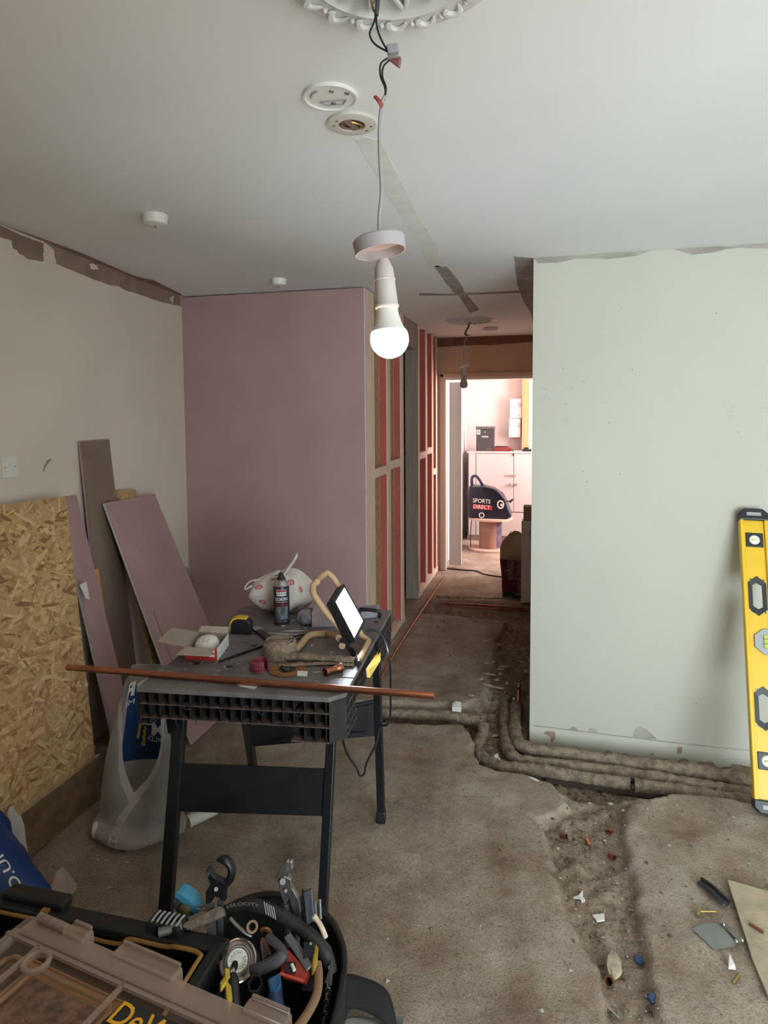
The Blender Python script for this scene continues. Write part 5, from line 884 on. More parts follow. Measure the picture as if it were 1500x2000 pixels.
b = MB().tube(spline([(-0.4944, 1.3249, 0.3900), (-0.4815, 1.2987, 0.3850), (-0.4732, 1.2652, 0.3750), (-0.4782, 1.2368, 0.3650), (-0.4891, 1.2106, 0.3550), (-0.5024, 1.1918, 0.3450)], 6), .010, 10, flat=.55); tag(b.build('leather_strap', mat('leather', (.27, .15, .085), .65, var=.15), smooth=True), 'brown leather strap curving down the tote side', 'strap')
# upright tools at the back
aw = item('basin_wrench', 'black adjustable grip wrench with hooked jaw standing in the tote', 'wrench', (-0.7785, 1.3925, 0.3938)); 
hk = spline([(-0.7811, 1.4016, 0.5328), (-0.7663, 1.4055, 0.5352), (-0.7515, 1.4084, 0.5250), (-0.7451, 1.4086, 0.5047), (-0.7499, 1.4061, 0.4858), (-0.7633, 1.4018, 0.4720), (-0.7755, 1.3983, 0.4658)], 5); MB().tube(hk, [.003, .005, .007, .009, .010, .011]+[.0125]*(len(hk)-11)+[.012]*5, 10, flat=.8).build('hook_jaw', 'black_steel', aw, smooth=True)
MB().prism([(-0.8017, 1.3852, 0.5196), (-0.7968, 1.3863, 0.5171), (-0.7795, 1.3890, 0.4944), (-0.7561, 1.3941, 0.4842), (-0.7581, 1.3901, 0.4340), (-0.7680, 1.3882, 0.4428), (-0.7815, 1.3853, 0.4492), (-0.7911, 1.3818, 0.4329), (-0.8032, 1.3785, 0.4293), (-0.8036, 1.3807, 0.4619), (-0.7927, 1.3846, 0.4794), (-0.8028, 1.3840, 0.5058)], (0, .016, 0)).build('body', 'black_steel', aw, bevel=.003); MB().cyl((-0.7756, 1.3832, 0.4716), (-0.7852, 1.4004, 0.4572), .005, n=12).build('pivot', 'steel', aw); MB().prism([(-0.7989, 1.3822, 0.5104), (-0.7940, 1.3832, 0.5066), (-0.7939, 1.3827, 0.5004), (-0.7976, 1.3820, 0.5029)], (0, .003, 0)).build('worn_face', 'steel', aw)
MB().bar((-0.7947, 1.3858, 0.4292), (-0.7644, 1.3419, 0.3586), .020, .014).build('handle', 'black_steel', aw); MB().bar((-0.7727, 1.3969, 0.4354), (-0.7501, 1.3552, 0.3503), .014, .012).build('handle', 'black_steel', aw)
bt = item('blue_tape', 'bright blue tape measure hooked on the tote edge', 'tape measure', (-0.8612, 1.3817, 0.3867)); MB().prism([(-0.8859, 1.3692, 0.4425), (-0.8798, 1.3716, 0.4551), (-0.8651, 1.3750, 0.4512), (-0.8440, 1.3792, 0.4359), (-0.8228, 1.3820, 0.4017), (-0.8387, 1.3777, 0.3967), (-0.8561, 1.3748, 0.4171), (-0.8760, 1.3711, 0.4349)], (0, .035, 0)).build('shell', mat('tape_blue', (.05, .24, .38), .45, var=.08), bt, bevel=.004); MB().prism([(-0.8898, 1.3726, 0.4313), (-0.8737, 1.3767, 0.4324), (-0.8514, 1.3809, 0.4133), (-0.8388, 1.3824, 0.3904), (-0.8733, 1.3738, 0.3893), (-0.8871, 1.3718, 0.4097)], (0, .028, 0)).build('case', 'tool_grey', bt, bevel=.004); MB().lathe([(.0, .004), (.012, .004), (.016, .001), (.017, -.006)], (-0.8574, 1.3719, 0.4098), 24, axis=(.1, -1, .3)).build('dial', mat('olive', (.09, .085, .045), .5), bt, smooth=True)
for dz in (0, -.010): MB().tube([V((-0.8328, 1.3808, 0.4194))+Vector((0, 0, dz)), V((-0.8070, 1.3872, 0.4193))+Vector((0, 0, dz))], .0018, 6).build('chrome_pin', 'steel', bt)
b = item('cold_chisel', 'dusty grey steel bolster lying over the toolbox and tote edge', 'chisel', (-0.7891, 1.3498, 0.4122)); MB().prism([(-0.8358, 1.3178, 0.4159), (-0.8353, 1.3283, 0.4166), (-0.7941, 1.3500, 0.4320), (-0.7619, 1.3691, 0.4427), (-0.7534, 1.3709, 0.4390), (-0.7425, 1.3624, 0.4267), (-0.7662, 1.3459, 0.4223), (-0.8120, 1.3232, 0.4084)], (0, .012, -.012)).build('blade', mat('dusty_steel', (.23, .185, .145), .8, .2, var=.25, scale=60, bump=.5, bscale=120), b, bevel=.003); MB().tube([(-0.8337, 1.3234, 0.4144), (-0.8797, 1.2961, 0.4095)], .011, 10).build('shank', 'steel_dull', b, smooth=True)
pp = item('pump_pliers', 'silver slip joint pliers standing jaws up in the tote', 'pliers', (-0.5989, 1.4175, 0.4079)); J = [(-0.6290, 1.4169, 0.5054), (-0.6243, 1.4193, 0.5229), (-0.6087, 1.4245, 0.5427), (-0.6014, 1.4263, 0.5414), (-0.6036, 1.4241, 0.5177), (-0.6108, 1.4214, 0.5053), (-0.5961, 1.4245, 0.4977), (-0.5935, 1.4237, 0.4765), (-0.6029, 1.4191, 0.4453), (-0.6101, 1.4165, 0.4329), (-0.6225, 1.4158, 0.4679)]
mat('plier_steel', (.36, .345, .34), .38, .85, var=.2, scale=30)
MB().prism(J, (0, .010, 0)).build('jaw', 'plier_steel', pp, bevel=.002); MB().prism([(-0.6013, 1.4293, 0.5406), (-0.5952, 1.4307, 0.5381), (-0.5939, 1.4298, 0.5206), (-0.6023, 1.4270, 0.5106), (-0.5971, 1.4262, 0.4806), (-0.5798, 1.4283, 0.4492), (-0.5745, 1.4269, 0.4117), (-0.5891, 1.4229, 0.4055), (-0.5992, 1.4230, 0.4431), (-0.6093, 1.4231, 0.4807), (-0.6059, 1.4262, 0.5119)], (0, .012, 0)).build('jaw', 'plier_steel', pp, bevel=.002); MB().cyl((-0.6128, 1.4131, 0.4978), (-0.6213, 1.4327, 0.4822), .007, n=14).build('pivot', 'steel', pp); MB().cyl((-0.6053, 1.4134, 0.4754), (-0.6126, 1.4303, 0.4616), .004, n=10).build('rivet', 'steel', pp)
MB().tube(spline([(-0.6120, 1.4213, 0.4354), (-0.6050, 1.4160, 0.4079), (-0.5905, 1.3850, 0.3574)], 4), .009, 8).build('handle', 'tool_grey', pp, smooth=True); MB().tube(spline([(-0.5844, 1.4318, 0.4127), (-0.5830, 1.4304, 0.3875), (-0.5751, 1.3986, 0.3491)], 4), .009, 8).build('handle', 'tool_grey', pp, smooth=True)
b = MB().prism([(-0.5645, 1.4110, 0.4871), (-0.5502, 1.3945, 0.4954), (-0.5325, 1.3994, 0.5026), (-0.5236, 1.3864, 0.4336), (-0.5400, 1.3818, 0.4265), (-0.5569, 1.4003, 0.4551)], (0, .008, 0)); tag(b.build('steel_wedge', mat('blue_steel', (.17, .185, .22), .4, .7, var=.06), bevel=.001), 'flat blue-grey steel bar standing beside the silver pliers', 'bar')
b = item('small_drivers', 'pair of thin steel punches near the workbench leg', 'punch', (-0.5188, 1.3982, 0.4380)); MB().cyl((-0.5285, 1.4081, 0.4659), (-0.5177, 1.3879, 0.4336), .004, n=8).build('punch', 'steel_dull', b); MB().cyl((-0.5178, 1.4112, 0.4720), (-0.5084, 1.3906, 0.4396), .004, n=8).build('punch', 'steel_dull', b)
b = MB().tube(spline([(-0.5249, 1.3871, 0.4481), (-0.5130, 1.3890, 0.4336), (-0.5002, 1.3812, 0.4232), (-0.4930, 1.3817, 0.4051)], 4), .006, 8); tag(b.build('wooden_peg', 'timber', smooth=True), 'thin wooden stick at the tote corner', 'stick')
b = MB().tube(spline([(-0.7246, 1.3567, 0.4281), (-0.7056, 1.3505, 0.4199), (-0.6821, 1.3453, 0.4106), (-0.6656, 1.3488, 0.4020)], 5), .005, 8, flat=.5); tag(b.build('steel_clip', 'steel_dull', smooth=True), 'curved dull steel clip beside the brass ring', 'clip')
b = MB().prism([(-0.6943, 1.3570, 0.3600), (-0.6808, 1.3791, 0.3600), (-0.6473, 1.3499, 0.3600), (-0.6486, 1.3270, 0.3500), (-0.6704, 1.3291, 0.3500)], (0, .01, -.05)); tag(b.build('black_pouch', 'tool_grey', bevel=.004), 'small dark grey pouch right beside the round tin', 'pouch')
# chain, buckle and shoulder strap on the right of the tote
chn = thing('tie_chain', 'dull steel chain hanging down the tote side', 'chain', (-0.5423, 1.5271, 0.0500)); 
for k in range(9):
    p = V((-0.4681, 1.3321, 0.3461)).lerp(V((-0.4569, 1.2594, 0.3014)), k/8); a_ = Vector((.9, -.4, 0)) if k % 2 else Vector((.2, -.9, .2)); a_.normalize(); d_ = Vector((0, -.1, -1)).normalized(); c2 = a_.cross(d_).normalized()
    MB().tube([p+d_*.011*math.cos(2*math.pi*i/10)+c2*.006*math.sin(2*math.pi*i/10) for i in range(10)], .0018, 6, closed=True).build('link', 'steel_dull', chn, smooth=True)
b = MB().prism([(-0.4750, 1.3204, 0.3514), (-0.4629, 1.3362, 0.3868), (-0.4592, 1.3237, 0.3432), (-0.4633, 1.3178, 0.3464)], (0, .006, 0)); tag(b.build('side_pouch_tab', 'tool_grey'), 'grey triangular tab on the tote corner', 'tab')
st = thing('shoulder_strap', 'wide black webbing strap folded on the floor beside the tote', 'strap', (-0.4915, 1.6393, 0.0000))
sp_ = spline([V((-0.5062, 1.4549, 0.1000)), V((-0.5062, 1.4849, 0.1400)), V((-0.5069, 1.5432, 0.1500)), V((-0.4982, 1.5696, 0.1500)), V((-0.4660, 1.5805, 0.1400)), V((-0.4185, 1.5868, 0.1200)), V((-0.3870, 1.5830, 0.0900)), V((-0.3608, 1.5517, 0.0400))], 8)
b = MB(); wv = Vector((.02, -.045, -.05))
b.grid(lambda s, t: sp_[int(round(s*(len(sp_)-1)))]+wv*t*1.1+Vector((0, 0, .004*math.sin(9*s+3*t))), len(sp_), 5); b.build('webbing', mat('webbing', (.010, .010, .011), .8, var=.2), st, solid=.005, smooth=True, recalc=False)
gc = MB().grid(lambda s, t: V((-0.5227, 1.5528, 0.0300))+Vector((.17*s, -.12*t+.05*s, .02*math.sin(5*s)*math.sin(4*t)+.035*(1-abs(2*t-1)))), 14, 10); tag(gc.build('grey_rag', mat('rag_grey', (.20, .19, .18), .9, var=.2, scale=20), smooth=True, recalc=False), 'crumpled grey rag under the black strap', 'rag')

# ================================================================== lagged and copper pipes in the trenches
def lag(pts, r, label, seed):
    r2 = random.Random(seed); sp = spline(pts, 8); b = MB(); nn = 14
    pts2 = [p+Vector((r2.uniform(-.002, .002), r2.uniform(-.002, .002), r2.uniform(-.002, .002))) for p in sp]
    o = b.tube(pts2, [r*r2.uniform(.90, 1.10) for _ in pts2], nn).build('lagged_pipe', 'lagging', smooth=True); return tag(o, label, 'pipe', 'felt lagged heating pipes')
lag([(-0.1550, 3.7805, -0.0500), (-0.1524, 3.5954, -0.0500), (-0.1453, 3.3827, -0.0500), (-0.1101, 3.2821, -0.0500), (-0.0288, 3.2493, -0.0500), (0.1429, 3.2442, -0.0500), (0.3325, 3.2301, -0.0500), (0.5614, 3.2229, -0.0500), (0.7165, 3.2184, -0.0500), (0.9260, 3.1935, -0.0550), (1.1066, 3.1739, -0.0600), (2.2, 3.20, -.06), (3.45, 3.22, -.06)], .034, 'felt lagged pipe lying closest to the pale wall', 1)
lag([(-0.2278, 3.8203, -0.0750), (-0.2053, 3.5026, -0.0700), (-0.1810, 3.2731, -0.0700), (-0.1253, 3.1652, -0.0650), (-0.0032, 3.1412, -0.0600), (0.0921, 3.1448, -0.0600), (0.3994, 3.1438, -0.0600), (0.6168, 3.1208, -0.0600), (0.7592, 3.1169, -0.0650), (0.9658, 3.1133, -0.0700), (2.2, 3.08, -.07), (3.45, 3.10, -.07)], .032, 'felt lagged pipe in the middle of the three along the wall trench', 2)
lag([(-1.0384, 3.4204, -0.0350), (-0.8341, 3.4312, -0.0300), (-0.5465, 3.4792, -0.0300), (-0.3906, 3.4719, -0.0300), (-0.3186, 3.4148, -0.0350), (-0.3149, 3.3207, -0.0500), (-0.3248, 3.2108, -0.0500), (-0.2850, 3.1140, -0.0500), (-0.1974, 3.0582, -0.0500), (-0.0593, 3.0629, -0.0500), (0.0900, 3.0573, -0.0500), (0.2415, 3.0447, -0.0500), (0.3803, 3.0390, -0.0500)], .029, 'felt lagged pipe bending out from under the workbench towards the wall trench', 3)
lag([(0.4017, 3.0356, -0.0500), (0.4814, 3.0336, -0.0500), (0.6002, 3.0330, -0.0500), (0.7400, 3.0345, -0.0550), (0.9024, 3.0345, -0.0600), (2.2, 2.99, -.06), (3.45, 3.01, -.06)], .030, 'thicker lagged pipe end joining below the spirit level', 4)
lag([(-0.9450, 5.6989, -0.0200), (-0.7932, 5.6983, -0.0150), (-0.6145, 5.7231, -0.0200), (-0.3918, 5.7389, -0.0150), (-0.1696, 5.8225, -0.0200)], .028, 'felt lagged pipe crossing the passage floor', 5)
mat('brown_dark', (.06, .045, .035), .85, var=.2)
b = MB().bar((0.0115, 3.0393, -0.0750), (0.4968, 3.0189, -0.0750), .03, .018); tag(b.build('dark_strip', 'brown_dark'), 'dark flat strip under the outer lagged pipe', 'strip')  # dark brown strip along the underside of the outer lagged pipe
def cu(pts, r, label, m='copper_dull'): return tag(MB().tube(spline(pts, 4), r, 12).build('copper_pipe', m, smooth=True), label, 'pipe')
cu([(-0.9574, 3.5997, 0.0090), (-0.9871, 4.2029, 0.0090), (-0.9856, 5.1321, 0.0090), (-0.9732, 6.3667, 0.0090)], .0085, 'thin copper pipe running along the foot of the red stud framing')
cu([(-0.8699, 5.5152, 0.0000), (-0.5268, 5.5143, 0.0000), (-0.1687, 5.5191, 0.0000)], .010, 'thin copper pipe crossing the passage in front of the lagged one')
cu([(-0.8686, 5.5068, -0.0200), (-0.5246, 5.4923, -0.0200), (-0.1437, 5.5332, -0.0200)], .008, 'lower copper pipe half buried across the passage')
fp = thing('copper_stub', 'short bright copper pipe stub standing out of the lagged wall pipe', 'pipe', (-0.1485, 3.6957, -0.0300)); MB().tube([V((-0.1431, 3.7015, -0.0200)), V((-0.1475, 3.8750, 0.0000))], .0085, 12).build('tube', 'copper', fp, smooth=True); MB().tube([V((-0.1466, 3.8529, -0.0000)), V((-0.1456, 3.9012, 0.0050))], .012, 12).build('collar', 'copper_dull', fp, smooth=True)
fp = thing('pipe_valve', 'small fitting on the end of the middle lagged pipe', 'pipe fitting', (-0.1742, 3.7533, -0.0400)); MB().lathe([(.022, -.03), (.024, 0), (.016, .004), (.010, .004), (.010, .02), (0, .022)], (-0.1725, 3.7771, -0.0350), 16, axis=(0, .9, .4)).build('body', 'brown_dark', fp, smooth=True); MB().sphere((-0.1672, 3.7235, -0.0050), .010, 10, 6).build('nut', 'steel', fp, smooth=True)
# ================================================================== things on the floor
r_ = random.Random(21)
def flake(name, label, cat, pts, m, th=.002, group=None): return tag(MB().prism(pts, (0, 0, th)).build(name, m), label, cat, group)
ply = thing('plywood_sheet', 'pale plywood sheet corner lying on the floor at the lower edge', 'board', (0.6688, 2.2637, 0.0000)); P = [(0.6226, 2.3819, 0.0060), (1.35, 2.20, .006), (1.35, 1.0, .006), (0.6102, 1.9110, 0.0060), (0.6059, 2.0356, 0.0060)]
MB().prism(P, (0, 0, .010)).build('panel', mat('ply_face', (.46, .37, .26), .8, var=.12, scale=14, bump=.2, bscale=60), ply); 
MB().tube([(0.6350, 2.1747, 0.0220), (0.6661, 2.1465, 0.0220)], .005, 8).build('rusty_bolt', 'copper_dull', ply, smooth=True)
rs = thing('rubber_strip', 'curved black rubber channel strip on the floor near the plywood', 'rubber strip', (0.5619, 2.3206, 0.0000)); sp = spline([(0.5234, 2.3525, 0.0120), (0.5505, 2.3211, 0.0140), (0.5696, 2.2868, 0.0140), (0.5905, 2.2569, 0.0120)], 5)
MB().tube(sp, [.006]+[.017]*(len(sp)-2)+[.010], 8, flat=.45).build('strip', 'black_plastic', rs, smooth=True); MB().tube([p+Vector((.010, .006, .010)) for p in sp], .005, 8).build('raised_lip', 'black_plastic', rs, smooth=True)
sc_ = thing('scraper_blade', 'flat grey metal plate with a riveted dark edge bar on the floor', 'metal plate', (0.5316, 2.1331, 0.0000)); MB().prism([(0.4581, 2.1286, 0.0080), (0.5122, 2.1600, 0.0120), (0.5492, 2.1600, 0.0140), (0.5731, 2.0914, 0.0140), (0.5689, 2.0805, 0.0140), (0.5070, 2.0576, 0.0060)], (0, 0, .002)).build('plate', mat('plate_grey', (.27, .27, .265), .5, .4, var=.08), sc_); eb = MB().bar((0.5517, 2.1645, 0.0160), (0.5927, 2.1017, 0.0160), .020, .008).build('edge_bar', 'steel_dull', sc_, bevel=.002)
for p in ((0.5552, 2.1547, 0.0210), (0.5935, 2.0998, 0.0210), (0.5757, 2.0916, 0.0210)): MB().lathe([(.006, 0), (.004, .004), (0, .004)], p, 12).build('rivet', 'steel', eb)
bb = thing('brass_bolt', 'brass hinge bolt lying near the metal plate', 'bolt', (0.5229, 2.2288, 0.0000)); MB().bar((0.5013, 2.2224, 0.0080), (0.4896, 2.1881, 0.0080), .008, .010).build('head', 'brass', bb); MB().tube([(0.4977, 2.2124, 0.0080), (0.5500, 2.2275, 0.0060)], .003, 8).build('shank', 'brass', bb)
b = MB().tube([(0.5560, 1.9804, 0.0040), (0.5309, 1.9446, 0.0040)], .004, 8); tag(b.build('brass_nail', 'brass'), 'short brass nail by the plywood edge', 'nail')
fl = thing('stone_fitting', 'copper pipe stub crusted with pale mortar on the floor', 'pipe fitting', (0.2078, 1.9445, -0.0300))
cc = V((0.2093, 1.9463, -0.0200)); MB().grid(lambda s, t: cc+Vector(((.024+.006*math.sin(9*s))*math.sin(math.pi*t)*math.cos(2*math.pi*s)+.012*t-.01, .055*(t-.5)*2+.006*math.sin(7*s*6.28), .012+(.020+.005*math.sin(13*s+4*t))*math.sin(math.pi*t)*math.sin(2*math.pi*s))), 20, 12, wrap=True).build('mortar', mat('mortar', (.45, .36, .26), .95, var=.2, scale=30), fl, smooth=True)
MB().lathe([(.011, -.02), (.013, -.02), (.013, .018), (.011, .018), (.010, -.018)], (0.1949, 1.8991, -0.0150), 16, axis=(-.3, -.8, .4)).build('stub', 'copper_dull', fl, smooth=True)
for k, (p, lab) in enumerate((((0.0802, 2.5578, -0.0350), 'copper pipe offcut ring in the channel nearest the left slab'), ((0.1698, 2.5444, -0.0350), 'copper pipe offcut tilted in the middle of the channel'), ((0.2574, 2.6213, -0.0300), 'copper pipe offcut lying on the channel edge by the right slab'), ((0.2512, 2.4694, -0.0300), 'small copper pipe offcut lowest in the channel'))):
    t = thing('copper_offcut', lab, 'pipe offcut', p); ax = Vector((math.cos(k*1.9), math.sin(k*1.9)-.6, .35)).normalized(); MB().lathe([(.0075, -.012), (.010, -.012), (.010, .012), (.0075, .012), (.0075, -.012)], V(p)+Vector((0, 0, .008)), 14, axis=tuple(ax)).build('tube', 'copper', t, smooth=True)
mat('cap_blue', (.03, .055, .13), .4, var=.1)
for k, (p, lab) in enumerate((((0.3524, 2.8687, -0.0500), 'crushed blue cap in the trench below the wall'), ((0.2855, 2.0043, -0.0300), 'torn blue plastic scrap beside the mortar-crusted stub'), ((0.3038, 1.8622, -0.0200), 'round blue bottle cap at the lower edge of the channel'))):
    t = thing('bottle_top', lab, 'cap', p); MB().lathe([(0, .010), (.011, .010), (.014, .007), (.014, 0), (.012, 0)], V(p)+Vector((0, 0, .004)), 14, axis=(.2*k-.2, -.3, .9), sx=1.0, sy=.75+.1*k).build('cap_shell', 'cap_blue', t, smooth=True); MB().tube([V(p)+Vector((.013*math.cos(a), .011*math.sin(a), .012)) for a in [k2*.7 for k2 in range(9)]], .0012, 5, closed=True).build('rim', 'cap_blue', t)
SCR2 = [([(0.1047, 2.2335, -0.0350), (0.1236, 2.2412, -0.0300), (0.1363, 2.2599, -0.0250), (0.1367, 2.2345, -0.0300), (0.1429, 2.2239, -0.0300), (0.1305, 2.2113, -0.0300), (0.1246, 2.2268, -0.0300)], 'star shaped white paper scrap in the channel'), ([(0.1620, 2.1582, -0.0300), (0.2003, 2.1741, -0.0300), (0.1997, 2.1469, -0.0300), (0.1748, 2.1343, -0.0300)], 'pale grey plastic scrap in the channel below the star shaped one'), ([(0.5377, 2.0390, 0.0100), (0.5422, 2.0302, 0.0200), (0.5477, 2.0019, 0.0150), (0.5493, 1.9917, 0.0100), (0.5295, 1.9888, 0.0100)], 'white paper scrap beside the metal plate'), ([(0.1505, 2.7364, -0.0500), (0.1715, 2.7485, -0.0500), (0.1747, 2.7315, -0.0500), (0.1539, 2.7230, -0.0500)], 'tiny white scrap in the trench by the slab corner'), ([(-0.4926, 3.4998, 0.0100), (-0.4738, 3.5078, 0.0200), (-0.4420, 3.5022, 0.0200), (-0.4374, 3.4661, 0.0050), (-0.4880, 3.4670, 0.0050)], 'white foam lump on the slab edge before the passage'), ([(-0.2348, 3.1026, -0.0300), (-0.2172, 3.1313, -0.0300), (-0.2107, 3.1082, -0.0300), (-0.2230, 3.0763, -0.0300)], 'white wrapper scrap in the bend of the lagged pipe'), ([(-0.0693, 2.9037, 0.0000), (-0.0423, 2.8974, 0.0000), (-0.0176, 2.8780, 0.0000), (-0.0286, 2.8754, 0.0000), (-0.0510, 2.8869, 0.0000)], 'long pale wood sliver on the slab edge'), ([(-0.2148, 3.0975, -0.0300), (-0.2045, 3.0903, -0.0300), (-0.1895, 3.0463, -0.0300), (-0.2046, 3.0569, -0.0300)], 'curled white tape scrap in the lagged pipe bend')]
for P, lab in SCR2: flake('litter_scrap', lab, 'scrap', P, 'paper', .006 if 'foam' not in lab else .025)
# wood chips in the passage
CH = [(952, 1256, 14, 50), (973, 1253, 9, 165), (985, 1292, 16, 12), (979, 1300, 10, 20), (955, 1316, 15, -10), (977, 1309, 7, 120), (990, 1328, 8, 110), (975, 1334, 10, -8), (952, 1341, 10, -12), (964, 1293, 6, 80), (1020, 1281, 12, -25), (1026, 1305, 8, 90), (962, 1332, 5, 40), (984, 1386, 9, -10), (968, 1408, 7, 30), (940, 1330, 6, 70), (1012, 1432, 6, 15), (950, 1300, 5, 150), (970, 1320, 5, 60), (920, 1364, 6, -5)]
CHP = [(-0.3949, 4.5971, 0.0000), (-0.3228, 4.6458, 0.0000), (-0.2563, 4.2726, -0.0000), (-0.2712, 4.1971, -0.0000), (-0.3371, 4.0445, -0.0000), (-0.2724, 4.1185, 0.0000), (-0.2223, 3.9735, 0.0000), (-0.2647, 3.9166, 0.0000), (-0.3295, 3.8480, 0.0000), (-0.3244, 4.2478, 0.0000), (-0.1455, 4.4011, -0.0000), (-0.1186, 4.1883, 0.0000), (-0.3051, 3.9228, 0.0000), (-0.2149, 3.5608, 0.0000), (-0.2487, 3.4166, 0.0000), (-0.3732, 3.9228, 0.0000), (-0.1268, 3.3074, 0.0000), (-0.3647, 4.1756, 0.0000), (-0.2879, 4.0228, 0.0000), (-0.4065, 3.6633, 0.0000)]
mat('chip_pale', (.55, .40, .30), .8, var=.1)
for (x, y, l_, a), p in zip(CH, CHP):
    a = R(a); d = Vector((math.cos(a), math.sin(a), 0))*l_*.0029; n_ = Vector((-math.sin(a), math.cos(a), 0))*r_.uniform(.008, .014); c = Vector((p[0], p[1], fz(p[0], p[1])+.012))
    tag(MB().prism([c-d, c-d*.3+n_, c+d, c+d*.2-n_], (0, 0, .005)).build('wood_chip', 'chip_pale'), 'pale splintered wood chip scattered on the dug passage floor', 'wood chip', 'wood chips on the passage floor')
lit = MB()
for i in range(150):
    x, y = r_.uniform(-1.8, 1.3), r_.uniform(1.3, 3.3); s_ = r_.uniform(.001, .004); a = r_.uniform(0, 3); z = fz(x, y)+.001
    lit.add([(x+s_*1.6*math.cos(a), y+s_*1.6*math.sin(a), z), (x-s_*.7*math.sin(a), y+s_*.7*math.cos(a), z), (x-s_*1.5*math.cos(a), y-s_*1.5*math.sin(a), z), (x+s_*.6*math.sin(a), y-s_*.7*math.cos(a), z+s_*.5)], [(0, 1, 2, 3)])
for x, y in ((-1.55, 1.98), (-1.45, 1.86), (-1.47, 1.99), (-1.55, 2.03)):
    s_ = .009; z = fz(x, y)+.003; lit.add([(x+s_, y+.004, z), (x, y+.006, z), (x-s_, y-.003, z), (x, y-.006, z+.003)], [(0, 1, 2, 3)])
q = lit.build('floor_litter', 'filler', recalc=False); q['kind'] = 'stuff'; tag(q, 'tiny white plaster crumbs strewn over the concrete floor', 'crumbs')
b = MB().tube([(0.1817, 1.8098, -0.0200), (0.2063, 1.7871, -0.0200)], .0022, 6); tag(b.build('twig', 'timber_weathered'), 'thin brown splinter at the lower end of the channel', 'splinter')
# ================================================================== the room beyond the doorway
CY = 8.36
cp = thing('cupboard', 'built-in pinkish white cupboard with two doors and round knobs', 'cupboard', (-.45, CY, 0)); mat('cupboard_paint', (.56, .49, .475), .5, var=.02)
MB().box((-.965, CY+.02, .0), (.60, 8.80, 1.13)).build('body', 'cupboard_paint', cp); MB().box((-.985, CY-.005, 1.125), (.62, 8.80, 1.145)).build('top', 'cupboard_paint', cp, bevel=.003)
MB().box((-.965, CY, .07), (-.875, CY+.02, 1.125)).build('stile', 'cupboard_paint', cp, bevel=.002)
d1 = MB().box((-.868, CY-.004, .385), (-.402, CY+.018, 1.118)).build('door', 'cupboard_paint', cp, bevel=.003); d2 = MB().box((-.396, CY-.004, .385), (.08, CY+.018, 1.118)).build('door', 'cupboard_paint', cp, bevel=.003); MB().box((-.868, CY, .07), (.5, CY+.018, .375)).build('lower_panel', 'cupboard_paint', cp, bevel=.003); MB().box((-.98, CY+.005, 0), (.5, CY+.02, .07)).build('plinth', 'brown_paper', cp)
for x, d in ((-.435, d1), (-.365, d2)): MB().lathe([(.008, 0), (.008, .015), (.019, .022), (.019, .034), (.010, .040), (0, .040)], (x, CY-.004, .735), 18, axis=(0, -1, 0)).build('knob', 'timber_weathered', d, smooth=True)
MB().box((-.50, CY-.014, .835), (-.37, CY-.004, .855)).build('latch', 'timber_weathered', d1)
mb_ = thing('post_box', 'dark grey wall letterbox with a white letter sticker standing on the cupboard', 'letterbox', (-.80, 8.5, 1.145)); x0, x1 = -.880, -.650; zt = 1.145
MB().box((x0, 8.45, zt), (x1, 8.55, zt+.29)).build('body', mat('post_grey', (.055, .05, .055), .45, var=.05), mb_, bevel=.004); MB().box((x0-.006, 8.435, zt+.285), (x1+.008, 8.56, zt+.315)).build('flap_lid', mat('post_lid', (.12, .11, .11), .45), mb_, bevel=.004)
MB().box((x0+.008, 8.4485, zt+.215), (x0+.052, 8.4498, zt+.275)).build('sticker', 'letter_white', mb_); text_part('lettering', 'A', .055, (x0+.030, 8.4478, zt+.245), (1, 0, 0), (0, 0, 1), 'letter_black', mb_, .02); text_part('lettering', 'POST', .030, (x1-.06, 8.4485, zt+.025), (1, 0, 0), (0, 0, 1), mat('post_brass', (.28, .19, .12), .5), mb_, .0)
MB().lathe([(0, .003), (.010, .003), (.010, 0)], (x0+.115, 8.4495, zt+.245), 14, axis=(0, -1, 0)).build('lock', 'steel', mb_); MB().box((x0+.07, 8.4485, zt+.175), (x0+.155, 8.45, zt+.195)).build('name_plate', 'grey_plastic', mb_)
tr_ = thing('red_tool_case', 'low red and black cable reel tool on the cupboard', 'tool', (-.56, 8.5, 1.145)); MB().prism([(-.665, 8.44, 1.147), (-.44, 8.44, 1.147), (-.425, 8.44, 1.180), (-.46, 8.44, 1.197), (-.655, 8.44, 1.200)], (0, .14, 0)).build('body', mat('dark_red', (.20, .03, .03), .45), tr_, bevel=.005); MB().lathe([(.07, .05), (.075, .056), (.07, .062), (0, .062)], (-.56, 8.5, 1.147), 24, sx=1.1, sy=.8).build('top_disc', 'black_plastic', tr_, smooth=True); MB().tube(spline([(-.43, 8.45, 1.165), (-.41, 8.40, 1.15), (-.405, 8.35, 1.11), (-.41, 8.345, 1.09)], 4), .006, 6).build('cable_end', 'black_cable', tr_, smooth=True)
b = MB().box((-.30, 8.43, 1.146), (-.185, 8.52, 1.175)).box((-.28, 8.44, 1.172), (-.22, 8.50, 1.195)); tag(b.build('black_adaptor', 'black_plastic', bevel=.003), 'small black adaptor at the cupboard end', 'adaptor')
